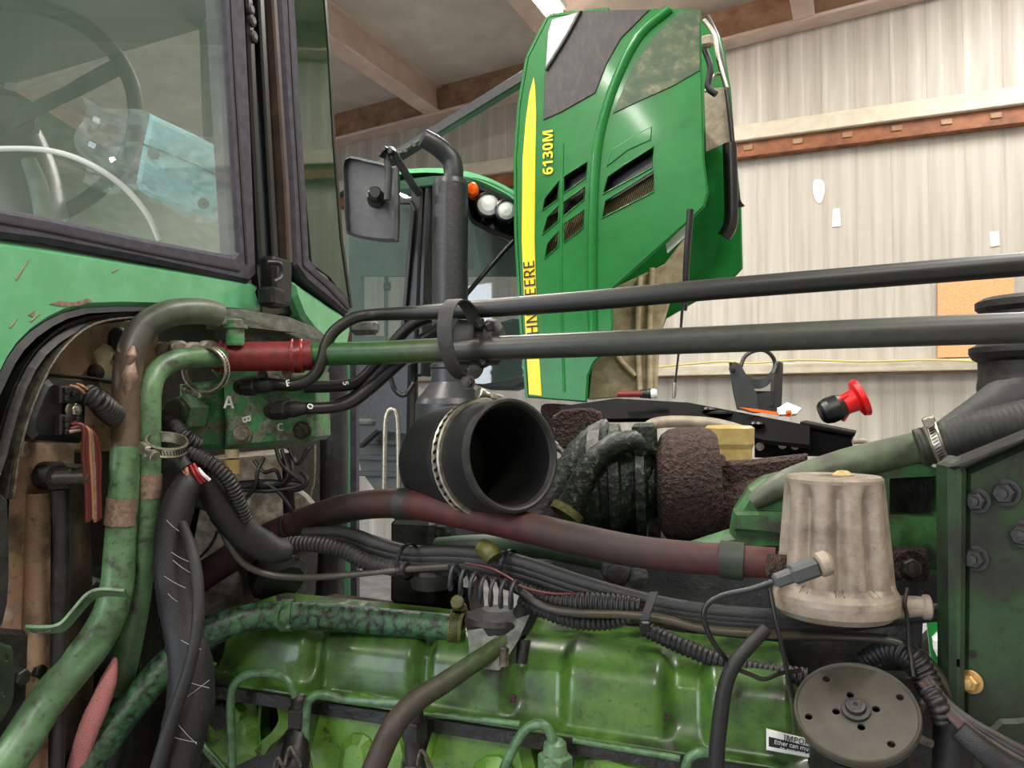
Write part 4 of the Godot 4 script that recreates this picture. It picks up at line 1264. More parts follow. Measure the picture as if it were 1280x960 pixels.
func near_engine() -> void:
	var n: Vector3 = A1[0]
	var ax := Vector3.UP.cross(n).normalized()        # towards the nose, to the right
	var up := Vector3.UP
	# ---- rocker cover: lofted along the engine with bulges
	var c0 := on(A1, 258, 846)
	var c1 := on(A1, 1012, 962)
	var st := begin()
	var nu := 150
	var prev := []
	for i in range(nu + 1):
		var u := float(i) / nu
		var px := lerpf(258, 1012, u)
		var base := c0.lerp(c1, u)
		var b := 0.0
		for q in [[262.0, 404.0], [418.0, 556.0], [566.0, 676.0], [738.0, 862.0], [902.0, 1006.0]]:
			b = maxf(b, smoothstep(q[0] - 7, q[0] + 10, px) * (1.0 - smoothstep(q[1] - 14, q[1] + 8, px)))
		var endf := smoothstep(0.0, 0.03, u) * (1.0 - smoothstep(0.975, 1.0, u))
		var low := 0.0
		if px < 410:
			low = 0.006
		var hgt := lerpf(0.086, 0.098, u) * (0.6 + 0.4 * endf)
		var off := (b - 1.0) * 0.020 - low - (1.0 - endf) * 0.02
		var topd := (b - 1.0) * 0.010
		var row := []
		for q in [[-0.19, hgt - 0.012], [-0.16, hgt - 0.004 + topd], [-0.09, hgt + topd], [-0.05 + off * 0.6, hgt - 0.002 + topd], [-0.028 + off, hgt - 0.009 + topd], [-0.013 + off, hgt - 0.022 + topd], [-0.007 + off, hgt - 0.036], [-0.004 + off, 0.030], [-0.002 + off * 0.6, 0.012], [0.002 + off * 0.2, 0.005], [0.012, 0.004], [0.014, 0.001], [0.014, -0.005], [0.0, -0.005]]:
			row.append(base + n * q[0] + up * q[1])
		if i > 0:
			prev.append(row)
		else:
			prev = [row]
	var nv: int = prev[0].size()
	var norm := []
	for i in range(nu + 1):
		var r := []
		for k in range(nv):
			var du: Vector3 = prev[min(i + 1, nu)][k] - prev[max(i - 1, 0)][k]
			var dv: Vector3 = prev[i][min(k + 1, nv - 1)] - prev[i][max(k - 1, 0)]
			var m := dv.cross(du).normalized()
			if m.dot(n + up) < 0:
				m = -m
			r.append(m)
		norm.append(r)
	for i in range(nu):
		for k in range(nv - 1):
			tri(st, prev[i][k], prev[i + 1][k], prev[i + 1][k + 1], norm[i][k], norm[i + 1][k], norm[i + 1][k + 1])
			tri(st, prev[i][k], prev[i + 1][k + 1], prev[i][k + 1], norm[i][k], norm[i + 1][k + 1], norm[i][k + 1])
	for e in [0, nu]:
		var m := ax if e == nu else -ax
		for k in range(1, nv - 2):
			tri(st, prev[e][0], prev[e][k], prev[e][k + 1], m, m, m)
	var cover := obj(N, "rocker_cover", st, "green_engine", "bulged green rocker cover, oil stained")
	for q in [[641, 612 + 262, 5.0], [833, 896, 4.0]]:
		plate(cover, "rust_spot", "rust_cast", A1, -0.002, round_px(q[0] - 38 * 0, q[1], q[2], q[2] * 1.2, 9), 0.003, 0.0)
	# oily gasket ledge and the head below
	var g := begin()
	var g0 := on(A1, 240, 852) + n * 0.012
	var g1 := on(A1, 1060, 977) + n * 0.012
	strap(g, [g0, g0.lerp(g1, 0.5), g1], up * 0.016, 0.02)
	obj(N, "gasket_ledge", g, "oily_black", "oily black gasket line under the rocker cover")
	for q in [[405, 872, 520, 886], [542, 893, 650, 905], [716, 925, 850, 948]]:
		var s2 := begin()
		tube(s2, [on(A1, q[0], q[1], 0.022), on(A1, q[2], q[3], 0.022)], [0.004, 0.004], {"seg": 8, "straight": true})
		obj(N, "gasket_lip", s2, "green_line")
	var hb := begin()
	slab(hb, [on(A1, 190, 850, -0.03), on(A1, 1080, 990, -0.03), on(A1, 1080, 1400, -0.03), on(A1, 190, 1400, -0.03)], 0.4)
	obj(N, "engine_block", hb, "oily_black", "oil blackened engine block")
	# green faces of the cylinder head
	for q in [[[264, 868, 300, 862, 312, 874, 314, 950, 256, 960, 256, 890], 0.0], [[318, 866, 350, 864, 356, 884, 358, 905, 346, 925, 332, 936, 318, 950], 0.012], [[392, 880, 500, 888, 502, 1000, 390, 1000], 0.016], [[540, 906, 648, 914, 660, 940, 660, 1000, 540, 1000], 0.012], [[722, 938, 800, 950, 850, 962, 860, 1040, 720, 1040], 0.016], [[200, 850, 250, 856, 246, 920, 210, 920], -0.01], [[880, 965, 1000, 985, 1000, 1060, 880, 1060], 0.0]]:
		plate(N, "head_face", "green_head", A1, q[1], curve_px(q[0], 2), 0.07, 0.012, [], "bright green painted face of the cylinder head")
	plate(N, "head_boss", "green_head", A1, 0.028, curve_px([424, 930, 450, 922, 462, 940, 462, 1000, 420, 1000], 2), 0.02, 0.01)
	plate(N, "head_boss", "green_head", A1, 0.028, curve_px([590, 960, 620, 950, 640, 970, 640, 1010, 586, 1010], 2), 0.02, 0.01)
	hexagon_part(N, "head_bolt", "dark_cast", on(A1, 280, 892, 0.0), n, 0.020, 0.016)
	hexagon_part(N, "head_bolt", "green_head", on(A1, 300, 888, 0.0), n, 0.012, 0.018)
	# fuel lines
	var L := {"seg": 10}
	var fl := func(called: String, data: Array, r: float, label := "") -> void:
		var s3 := begin()
		var pts := []
		var rad := []
		for i in range(0, data.size(), 3):
			pts.append(on(A1, data[i], data[i + 1], data[i + 2]))
			rad.append(r)
		tube(s3, pts, rad, {"seg": 10})
		obj(N, called, s3, "green_line", label)
	fl.call("fuel_line", [292, 1000, 0.05, 290, 940, 0.05, 288, 880, 0.05, 293, 856, 0.05, 308, 844, 0.05, 335, 841, 0.05, 356, 848, 0.05, 366, 862, 0.05, 372, 878, 0.045], 0.0056, "green steel fuel line bent over at the left end of the head")
	fl.call("fuel_line", [380, 1000, 0.05, 381, 940, 0.05, 383, 890, 0.05, 388, 874, 0.05, 402, 868, 0.045, 430, 874, 0.04, 480, 878, 0.04, 500, 879, 0.04, 512, 888, 0.04], 0.0056, "green steel fuel line along the second head face")
	fl.call("fuel_line", [618, 1000, 0.05, 632, 956, 0.05, 652, 918, 0.05, 668, 906, 0.05, 682, 908, 0.05, 690, 922, 0.05, 692, 938, 0.05], 0.0060, "green steel fuel line arched beside the hex injector nut")
	fl.call("fuel_line", [850, 1000, 0.05, 858, 956, 0.05, 866, 944, 0.05, 880, 940, 0.05, 900, 945, 0.05], 0.0055)
	fl.call("fuel_line", [240, 915, 0.03, 256, 935, 0.03, 280, 962, 0.03], 0.0052)
	for q in [[374, 890, 12], [518, 906, 13], [694, 948, 16]]:
		var s4 := begin()
		var at := on(A1, q[0], q[1], 0.045)
		var r: float = q[2] / FP
		lathe(s4, at + up * 0.004, Vector3.UP, [0, r * 0.9, 0.014, r * 0.8, 0.018, r * 0.55, 0.02, 0.0], 16)
		hexagon(s4, at - up * 0.016, Vector3.UP, r * 1.25, 0.022)
		lathe(s4, at - up * 0.05, Vector3.UP, [0, r * 0.9, 0.036, r * 0.9], 16)
		hexagon(s4, at - up * 0.065, Vector3.UP, r * 1.2, 0.02)
		obj(N, "injector_nut", s4, "dark_cast" if q[0] != 694 else "green_pipe")
	for q in [[340, 960], [356, 946], [520, 950]]:
		tb(N, "injector_clip", "old_steel", [q[0], q[1] + 10, 0.95, 2.5, q[0] + 6, q[1] - 12, 0.95, 2.5, q[0] + 14, q[1] - 2, 0.95, 2.5, q[0] + 20, q[1] + 12, 0.95, 2.5], {"seg": 6})
	tb(N, "injector_body", "oily_black", [372, 915, 1.0, 14, 368, 950, 0.98, 18, 360, 1010, 0.96, 20], {"seg": 12, "wobble": 0.1})
	# warning plate
	var sg := plate(N, "warning_plate", "white", A1, 0.006, [958, 912, 1061, 938, 1061, 956, 958, 938], 0.004, 0.001, [], "white and black warning plate")
	plate(sg, "print_field", "ink", A1, 0.0068, [961, 921, 1059, 945, 1059, 952, 961, 933], 0.001, 0.0)
	var tf := frame_of(A1, 0.0)
	var dirx := (on(A1, 1061, 947, 0) - on(A1, 958, 925, 0)).normalized()
	var bt := Basis(dirx, n.cross(dirx), n)
	lettering(N, "lettering", "IMPORTANT", 0.009, "ink", Transform3D(bt, on(A1, 1008, 928, 0.0075)), 0.0008)
	lettering(N, "lettering", "Ether can must", 0.0062, "white", Transform3D(bt, on(A1, 992, 932.5, 0.0078)), 0.0008)
	lettering(N, "lettering", "to prevent dirt entry", 0.0058, "white", Transform3D(bt, on(A1, 1006, 942, 0.0078)), 0.0008)
	# ---- dark body of the engine behind the cover: manifold, thermostat housing, brackets
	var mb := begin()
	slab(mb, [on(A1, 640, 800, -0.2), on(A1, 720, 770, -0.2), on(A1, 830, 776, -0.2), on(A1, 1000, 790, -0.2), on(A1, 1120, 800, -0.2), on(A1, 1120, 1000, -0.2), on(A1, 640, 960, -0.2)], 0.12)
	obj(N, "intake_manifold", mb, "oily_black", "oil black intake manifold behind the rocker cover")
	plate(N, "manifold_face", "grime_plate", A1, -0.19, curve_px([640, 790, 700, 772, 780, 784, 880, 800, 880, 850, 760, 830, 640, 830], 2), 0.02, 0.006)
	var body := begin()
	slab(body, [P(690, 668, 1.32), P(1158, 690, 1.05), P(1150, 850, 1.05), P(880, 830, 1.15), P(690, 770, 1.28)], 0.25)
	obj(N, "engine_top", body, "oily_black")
	sl(N, "block_flank", "oily_black", [P(505, 720, 1.3), P(585, 735, 1.28), P(590, 790, 1.28), P(505, 780, 1.3)], 0.1)
	bx(N, "pump_bracket", "dark_cast", P(522, 700, 1.3), Vector3(0.075, 0.14, 0.06), basis_z(n), 0.008)
	tb(N, "rail_pipe", "green_dark", [548, 688, 1.25, 16, 600, 684, 1.22, 16, 680, 684, 1.2, 15, 760, 700, 1.18, 15], {"seg": 14, "label": "grimy green rail pipe behind the wiring"})
	plate(N, "bracket_web", "mottled_green", A1, -0.25, curve_px([498, 660, 560, 655, 560, 690, 590, 700, 560, 740, 510, 745, 500, 700], 2), 0.03, 0.006)
	for q in [[772, 722, 14, 6], [798, 722, 14, 6], [770, 712, 20, 5]]:
		lt(N, "core_plug", "oily_black", P(q[0], q[1], 1.03), CO - P(q[0], q[1], 1.03), [0, q[2] / FP, 0.006, q[2] / FP * 0.9, 0.007, 0], 18)
	lt(N, "sender", "dark_cast", P(538, 716, 1.06), Vector3.UP, [-0.02, 0.012, -0.02, 0.024, 0.0, 0.030, 0.012, 0.026, 0.016, 0.02, 0.03, 0.02, 0.03, 0.0], 22, "dark round sender under the wiring")
	var th := begin()
	slab(th, [P(584, 788, 0.985), P(612, 784, 0.98), P(640, 776, 0.985), P(662, 768, 0.99), P(648, 800, 0.975), P(624, 838, 0.965), P(588, 834, 0.97)], 0.07)
	obj(N, "thermostat_housing", th, "grey_cast", "grey cast thermostat housing")
	lt(N, "housing_cap", "dark_cast", P(622, 778, 1.02), Vector3.UP, [-0.01, 0.040, 0.004, 0.043, 0.010, 0.04, 0.018, 0.02, 0.02, 0], 24)
	hexagon_part(N, "drain_stud", "old_steel", P(630, 832, 0.955), Vector3.UP, 0.006, 0.022)
	# ---- open intake hose
	var i1 := P(641, 569, 0.985)
	var i0 := P(562, 578, 1.10)
	var axis := (i1 - i0).normalized()
	var len := i0.distance_to(i1)
	var R := 72.0 * 1.0 / FP
	var ih := lt(N, "intake_hose", "black_rubber", i0, axis, [-0.02, R * 0.3, -0.02, R * 0.95, 0.0, R * 1.06, len * 0.45, R * 1.04, len * 0.55, R * 1.0, len - 0.006, R * 0.99, len, R * 0.96, len + 0.001, R * 0.90, len - 0.004, R * 0.86, 0.0, R * 0.82, 0.0, 0.0], 56, "wide open black rubber intake hose facing the viewer")
	lt(ih, "lip", "dark_cast", i0, axis, [len - 0.004, R * 0.995, len + 0.002, R * 0.975, len + 0.003, R * 0.93, len + 0.001, R * 0.895, len - 0.01, R * 0.87], 56)
	clamp_ring(N, "steel", i0 + axis * len * 0.60, axis, R * 1.0, 0.016, PI * 0.42, "hose_clamp", "bright slotted hose clamp round the intake hose")
	# ---- turbocharger and its plumbing
	var tc := P(862, 606, 1.28)
	var ta := (P(905, 604, 1.275) - P(815, 605, 1.295)).normalized()
	var tr := 72.0 * 1.28 / FP
	var turbo := lt(N, "turbine_housing", "rust_cast", tc - ta * 0.045, ta, [-0.008, tr * 0.4, -0.006, tr * 0.72, 0.002, tr * 0.88, 0.014, tr * 0.97, 0.030, tr * 1.0, 0.066, tr * 1.0, 0.080, tr * 0.96, 0.090, tr * 0.86, 0.092, tr * 0.7, 0.093, 0.0], 48, "rough rust brown turbo housing")
	lt(turbo, "flange", "rust_cast", tc + ta * 0.045, ta, [0, tr * 0.5, 0.008, tr * 0.52, 0.012, tr * 0.5, 0.013, 0.0], 36)
	tb(N, "exhaust_elbow", "rust_cast", [890, 640, 1.27, 38, 938, 632, 1.24, 38, 985, 622, 1.2, 34, 1050, 610, 1.15, 30], {"seg": 22, "label": "brown exhaust elbow behind the turbo"})
	plate(N, "heat_shield", "rust_cast", A1, -0.32, [893, 578, 945, 575, 1010, 568, 1010, 640, 940, 650, 905, 690, 893, 690], 0.03, 0.006)
	lt(N, "compressor_housing", "mottled_green", P(775, 604, 1.33) - ta * 0.05, ta, [-0.02, 0.04, -0.015, 0.075, 0.0, 0.092, 0.02, 0.096, 0.022, 0.088, 0.034, 0.088, 0.036, 0.1, 0.052, 0.1, 0.056, 0.086, 0.075, 0.08, 0.078, 0.095, 0.092, 0.095, 0.098, 0.06, 0.14, 0.055], 40, "mottled green compressor housing")
	for i in range(9):
		var a := TAU * i / 9.0
		var bb := basis_z(ta)
		bolt(N, "oily_black", P(775, 604, 1.33) + ta * 0.0 + bb * Vector3(cos(a), sin(a), 0) * 0.088, ta * -1.0, 0.008, "housing_bolt")
	tb(N, "coolant_elbow", "mottled_green", [708, 640, 1.24, 17, 720, 618, 1.24, 16, 732, 592, 1.24, 15, 748, 570, 1.24, 14, 770, 555, 1.24, 14, 790, 552, 1.25, 14, 802, 562, 1.26, 14], {"seg": 18, "wobble": 0.05, "label": "mottled green elbow pipe with flaking paint"})
	tb(N, "coolant_elbow", "mottled_green", [706, 608, 1.34, 22, 722, 578, 1.34, 22, 744, 552, 1.34, 21, 766, 538, 1.34, 17], {"seg": 18, "wobble": 0.05})
	var cl := begin()
	lathe(cl, P(706, 645, 1.23), P(722, 620, 1.24) - P(706, 645, 1.23), [0, 0.027, 0.012, 0.028, 0.012, 0.02], 24)
	obj(N, "elbow_band", cl, "yellowish")
	tb(N, "pump_pipe", "mottled_green", [800, 540, 1.28, 15, 803, 560, 1.28, 16, 804, 590, 1.28, 14, 800, 650, 1.28, 12], {"seg": 14})
	sl(N, "pump_body", "oily_black", [P(640, 606, 1.42), P(700, 572, 1.42), P(826, 575, 1.42), P(826, 690, 1.38), P(640, 700, 1.38)], 0.16)
	bx(N, "pump_flange", "mottled_green", P(806, 548, 1.27), Vector3(0.03, 0.05, 0.04), basis_z(ta), 0.006)
	tb(N, "vent_pipe", "old_steel", [690, 555, 1.45, 4, 700, 562, 1.45, 4, 712, 572, 1.42, 4], {"seg": 8})
	plate(N, "rust_bracket", "rust_cast", A1, -0.5, curve_px([690, 520, 720, 510, 750, 515, 748, 545, 728, 560, 700, 560], 2), 0.02, 0.004)


func near_front() -> void:
	var n: Vector3 = A1[0]
	var x := Vector3.UP.cross(n).normalized()
	var up := Vector3.UP
	# ---- cast aluminium housing with ribs
	var d := 0.86
	var base := P(1044, 752, d)
	var k := d / FP
	var st0 := begin()
	var hts := [[-14, 0, 0], [-14, 66, 0], [-6, 74, 0], [6, 75, 0], [13, 74, 0], [20, 70, 0.1], [26, 68.5, 0.9], [60, 66, 1.0], [100, 62.5, 1.0], [132, 59.8, 0.9], [142, 59, 0.35], [150, 58, 0.0], [154, 57.5, 0.0], [157, 55, 0.0], [157, 0, 0]]
	var nsg := 180
	var grid := []
	for q in hts:
		var row := []
		for i in range(nsg):
			var a := TAU * i / nsg + 0.12
			var fl := pow(maxf(0.0, 0.5 + 0.5 * cos(a * 10.0)), 2.4)
			var rr: float = q[1] * k * (1.0 - 0.19 * q[2] * fl)
			row.append(base + Vector3(cos(a) * rr, q[0] * k, sin(a) * rr))
		grid.append(row)
	for j in range(hts.size() - 1):
		for i in range(nsg):
			var i2 := (i + 1) % nsg
			var nn := []
			for q in [[j, i], [j, i2], [j + 1, i2], [j + 1, i]]:
				var du: Vector3 = grid[q[0]][(q[1] + 1) % nsg] - grid[q[0]][(q[1] - 1 + nsg) % nsg]
				var dv: Vector3 = grid[j + 1][q[1]] - grid[j][q[1]]
				if du.length() < 1e-6:
					du = Vector3.RIGHT.cross(dv) if j > 0 else Vector3.RIGHT
				var m := du.cross(dv).normalized()
				if m.dot(grid[q[0]][q[1]] - base - up * 70 * k) < 0.0:
					m = -m
				nn.append(m)
			tri(st0, grid[j][i], grid[j][i2], grid[j + 1][i2], nn[0], nn[1], nn[2])
			tri(st0, grid[j][i], grid[j + 1][i2], grid[j + 1][i], nn[0], nn[2], nn[3])
	var fh := obj(N, "filter_head", st0, "cast_alu", "weathered grey aluminium housing with vertical ribs")
	lt(fh, "cap_boss", "tan_plastic", base + up * 156 * k + Vector3(0.01, 0, 0), Vector3.UP, [-0.004, 14 * k, 0.002, 13 * k, 0.006, 7 * k, 0.007, 0], 18)
	var ear := begin()
	tube(ear, [base + Vector3(62 * k, -2 * k, 20 * k), base + Vector3(84 * k, 0, 24 * k), base + Vector3(96 * k, 0, 26 * k)], [15 * k, 13 * k, 12 * k], {"seg": 14})
	obj(fh, "side_port", ear, "cast_alu")
	lt(N, "port_plug", "cast_alu", base + Vector3(94 * k, 0, 26 * k), Vector3(1, 0, 0.25), [0, 12 * k, 3 * k, 15 * k, 9 * k, 15 * k, 11 * k, 12 * k, 11 * k, 0], 18)
	tb(N, "port_clip", "oily_black", [1134, 735, 0.83, 2.5, 1131, 755, 0.825, 2.5, 1134, 772, 0.83, 2.5, 1137, 810, 0.83, 3, 1142, 846, 0.82, 3], {"seg": 8})
	# sensor plug on the side facing the viewer
	var sp := P(1026, 706, 0.775)
	var sa := (P(976, 724, 0.775) - sp).normalized()
	var plug := lt(N, "sensor_plug", "cast_alu", sp, sa, [-12 * k, 10 * k, -8 * k, 14 * k, 2 * k, 14 * k, 4 * k, 11 * k, 4 * k, 0], 16, "dark plug with its lead on the aluminium housing")
	var ps := begin()
	box(ps, Transform3D(basis_z(sa), sp + sa * 20 * k), Vector3(22 * k, 20 * k, 34 * k), 4 * k)
	box(ps, Transform3D(basis_z(sa), sp + sa * 44 * k), Vector3(16 * k, 15 * k, 24 * k), 3 * k)
	obj(plug, "connector", ps, "grey_plastic")
	tb(N, "lead", "tube_tint", [972, 725, 0.78, 4, 940, 736, 0.79, 3.6, 905, 744, 0.8, 3.6, 884, 756, 0.8, 3.6, 880, 774, 0.8, 3.6, 890, 800, 0.81, 3.4, 908, 824, 0.82, 3.4, 924, 838, 0.83, 3.2], {"seg": 8, "cols": cols(8, C(0.10, 0.10, 0.095)), "label": "thin dark lead drooping from the sensor plug"})
	tb(N, "lead", "tube_tint", [920, 836, 0.83, 2.8, 940, 844, 0.83, 2.8, 955, 849, 0.83, 2.8, 975, 842, 0.84, 2.6, 1000, 838, 0.86, 2.6], {"seg": 8, "cols": cols(5, C(0.12, 0.115, 0.11))})
	tb(N, "lead", "tube_tint", [962, 735, 0.83, 3, 970, 775, 0.82, 3, 978, 812, 0.82, 3, 986, 850, 0.83, 3, 994, 880, 0.85, 2.6], {"seg": 8, "cols": cols(5, C(0.09, 0.09, 0.09))})
	tb(N, "sleeved_cable", "hose_tint", [958, 786, 0.82, 8, 936, 808, 0.815, 8.5, 917, 832, 0.81, 9, 906, 860, 0.81, 9.5, 900, 900, 0.81, 10, 896, 940, 0.81, 10, 894, 1000, 0.81, 10], {"seg": 12, "cols": cols(7, C(0.10, 0.095, 0.10)), "label": "dark sleeved cable dropping across the rocker cover"})
	tb(N, "hose_end_nut", "rust_cast", [960, 706, 0.86, 14, 975, 708, 0.86, 15, 990, 709, 0.87, 15], {"seg": 8})
	# ---- timing cover and bracket behind the housing
	plate(N, "front_bracket", "green_bracket", A1, -0.10, [915, 650, 918, 640, 936, 612, 956, 598, 990, 590, 1150, 572, 1190, 580, 1190, 722, 1105, 716, 1100, 690, 960, 690, 830, 694, 912, 668], 0.05, 0.008, [[1112, 598, 1172, 595, 1176, 600, 1176, 642, 1170, 648, 1112, 644]], "grimy green front bracket")
	plate(N, "bracket_step", "green_bracket", A1, -0.085, [917, 640, 985, 640, 985, 672, 960, 668, 917, 664], 0.03, 0.004)
	plate(N, "bracket_pocket", "oily_black", A1, -0.14, [1095, 590, 1185, 588, 1185, 655, 1095, 655], 0.02, 0.0)
	plate(N, "mount_plate", "rust_cast", A1, -0.06, [1112, 686, 1160, 688, 1164, 700, 1164, 728, 1116, 726], 0.02, 0.005, [], "rusty mounting plate with its nut")
	bolt(N, "bolt_dark", on(A1, 1138, 708, -0.06), n, 0.011, "mount_nut")
	lt(N, "mount_washer", "rust_cast", on(A1, 1138, 708, -0.061), n, [0, 0.02, 0.004, 0.019, 0.004, 0], 20)
	# ---- upper coolant pipe and its rubber hose
	tb(N, "coolant_pipe", "olive_pipe", [940, 628, 1.0, 10, 985, 603, 0.99, 17, 1060, 580, 0.98, 20, 1120, 566, 0.97, 20, 1160, 556, 0.96, 20], {"seg": 20, "label": "grimy green coolant pipe rising to the right"})
	tb(N, "coolant_hose", "hose_tint", [1148, 560, 0.93, 24, 1180, 552, 0.92, 25, 1230, 538, 0.9, 26, 1320, 518, 0.88, 28], {"seg": 22, "cols": cols(4, C(0.19, 0.20, 0.17)), "pitch": 0.006, "amp": 0.03, "label": "grey ribbed coolant hose with a clamp"})
	clamp_ring(N, "steel", P(1172, 555, 0.925), P(1200, 547, 0.91) - P(1150, 560, 0.93), 26.0 * 0.925 / FP, 0.013, PI * 0.55, "hose_clamp", "steel hose clamp on the grey coolant hose")
	# ---- black intake stack at the right edge
	var dd := 1.0
	var k2 := dd / FP
	var dp := P(1292, 500, dd)
	var y := func(py: float) -> float: return (500.0 - py) * k2
	lt(N, "intake_stack", "dark_cast", dp, Vector3.UP, [y.call(560), 60 * k2, y.call(500), 60 * k2, y.call(484), 62 * k2, y.call(470), 60 * k2, y.call(452), 60 * k2, y.call(448), 66 * k2, y.call(441), 70 * k2, y.call(434), 70 * k2, y.call(430), 62 * k2, y.call(424), 56 * k2, y.call(390), 56 * k2, y.call(384), 62 * k2, y.call(376), 62 * k2, y.call(371), 54 * k2, y.call(369), 40 * k2, y.call(368), 0.0], 44, "black dust covered stack with a flanged cap")
	tb(N, "stack_elbow", "dark_cast", [1300, 492, 0.98, 52, 1240, 520, 0.99, 34, 1180, 546, 1.0, 20, 1120, 570, 1.02, 12, 1080, 584, 1.04, 6], {"seg": 20, "label": "black arm sloping down from the stack"})
	# ---- side frame plate at the right edge
	var pl := plate(N, "side_frame", "green_dark", A1, 0.03, [1206, 588, 1300, 546, 1500, 460, 1500, 1100, 1200, 1100], 0.02, 0.006, [], "dark green side frame plate with bolts")
	plate(N, "frame_flange", "green_dark", A1, 0.045, [1186, 584, 1204, 572, 1210, 590, 1206, 1100, 1190, 1100], 0.05, 0.006, [[1195, 824, 1200, 824, 1200, 834, 1195, 834]], "upright flange of the side frame")
	plate(N, "frame_top", "dark_cast", A1, 0.05, [1186, 584, 1204, 576, 1300, 537, 1500, 456, 1500, 462, 1300, 543, 1206, 585], 0.04, 0.002)
	plate(pl, "frame_patch", "green_dark", A1, 0.035, curve_px([1238, 912, 1270, 900, 1320, 905, 1320, 1000, 1235, 1000], 2), 0.01, 0.004)
	for q in [[1222, 626, 0.010, "dark_cast"], [1258, 616, 0.011, "dark_cast"], [1220, 698, 0.010, "dark_cast"], [1280, 668, 0.011, "dark_cast"], [1214, 852, 0.009, "brass"]]:
		bolt(N, q[3], on(A1, q[0], q[1], 0.03), n * 0.8 - x * 0.55, q[2], "frame_bolt")
	lt(N, "frame_hole", "oily_black", on(A1, 1216, 818, 0.031), n, [0, 0.004, 0.0006, 0.004, 0.0007, 0], 12)
	# ---- round pulley
	var pc := P(1070, 887, 0.79)
	var pn := Vector3(-0.24, 0.84, 0.48).normalized()
	var pr := 74.0 * 0.79 / FP
	var pst := begin()
	var pb := basis_z(pn)
	var circ := PackedVector2Array()
	for i in range(56):
		circ.append(Vector2(cos(TAU * i / 56), sin(TAU * i / 56)) * pr * 0.96)
	var hls := []
	for q in [[0.78, 0.55], [0.76, 2.3], [0.78, 3.5], [0.76, 5.5], [0.32, 0.3], [0.32, 1.9], [0.32, 3.4], [0.32, 5.0]]:
		var hc: Vector2 = Vector2(cos(q[1]), sin(q[1])) * pr * q[0]
		var hp := PackedVector2Array()
		for i in range(12):
			hp.append(hc + Vector2(cos(TAU * i / 12), sin(TAU * i / 12)) * 0.0038)
		hls.append(hp)
	prism(pst, Transform3D(pb, pc - pn * 0.0015), circ, 0.003, 0.0, hls)
	lathe(pst, pc, pn, [-0.014, pr * 0.94, -0.010, pr * 0.99, -0.003, pr * 1.0, 0.0005, pr * 0.985, -0.0005, pr * 0.95, -0.0016, pr * 0.93], 64)
	var pu := obj(N, "pulley", pst, "pulley_face", "round brown metal pulley with drilled holes")
	lt(pu, "hub", "dark_cast", pc, pn, [-0.002, 0.014, 0.002, 0.0135, 0.003, 0.010, 0.007, 0.009, 0.008, 0.003, 0.008, 0], 24)
	hexagon_part2(pu, "hub_nut", "dark_cast", pc + pn * 0.002, pn, 0.007, 0.006)
	lt(pu, "hole_dark_disc", "void", pc - pn * 0.02, pn, [0, pr * 0.9, 0.001, 0.0], 32)  # black disc paints the darkness seen through the drilled holes
	plate(N, "front_cover", "oily_black", A1, -0.15, [1060, 846, 1196, 850, 1196, 1150, 1020, 1150], 0.03, 0.0)
	lt(N, "pulley_shaft", "oily_black", pc - pn * 0.09, pn, [0, 0.05, 0.06, 0.045, 0.08, 0.04], 24)
	# ---- harness at the lower right
	tb(N, "corner_loom", "loom", [1080, 826, 0.88, 12, 1112, 812, 0.86, 16, 1138, 822, 0.84, 17, 1156, 846, 0.83, 17, 1164, 868, 0.82, 16], {"pitch": 0.006, "amp": 0.14, "seg": 14, "label": "black corrugated loom arching beside the pulley"})
	tb(N, "corner_loom", "loom", [1160, 862, 0.8, 13, 1172, 880, 0.79, 13, 1178, 900, 0.79, 13], {"pitch": 0.006, "amp": 0.16, "seg": 12})
	var hc := [C(0.34, 0.30, 0.26), C(0.40, 0.13, 0.12), C(0.24, 0.23, 0.25), C(0.36, 0.32, 0.28), C(0.22, 0.22, 0.24), C(0.30, 0.28, 0.28)]
	for i in range(6):
		var o := i * 4.5
		tb(N, "corner_wire", "hose_tint", [1150 + o * 0.4, 852 - o * 0.3, 0.80, 4, 1172 + o * 0.5, 880 - o * 0.2, 0.79, 4.2, 1198 + o * 0.6, 908 - o * 0.4, 0.775, 4.4, 1226 + o * 0.8, 936 - o * 0.8, 0.765, 4.6, 1262 + o, 962 - o * 1.0, 0.755, 4.8, 1310 + o, 985 - o, 0.75, 5], {"seg": 8, "cols": cols(6, hc[i])})
	tb(N, "loom_tape", "braid", [1198, 912, 0.77, 13, 1224, 935, 0.76, 14, 1250, 955, 0.755, 15, 1290, 980, 0.75, 16], {"seg": 12})
	tb(N, "drain_hose", "hose_tint", [1188, 890, 0.82, 19, 1190, 930, 0.815, 22, 1190, 1020, 0.81, 24], {"seg": 14, "cols": cols(3, C(0.12, 0.12, 0.125))})
	tb(N, "loop_strap", "old_steel", [1156, 876, 0.81, 5, 1143, 898, 0.81, 6, 1146, 920, 0.81, 6, 1164, 930, 0.81, 6], {"seg": 8, "label": "curled steel loop beside the pulley"})


func hexagon_part2(parent: Node, called: String, mat: String, at: Vector3, axis: Vector3, r: float, hh: float) -> void:
	var st := begin()
	hexagon(st, at, axis, r, hh)
	obj(parent, called, st, mat)


func cols(k: int, c: Color) -> Array:
	var out := []
	c = c.srgb_to_linear()
	for i in range(k):
		out.append(c)
	return out


func cmix(list: Array) -> Array:
	var out := []
	for c in list:
		out.append((c as Color).srgb_to_linear())
	return out


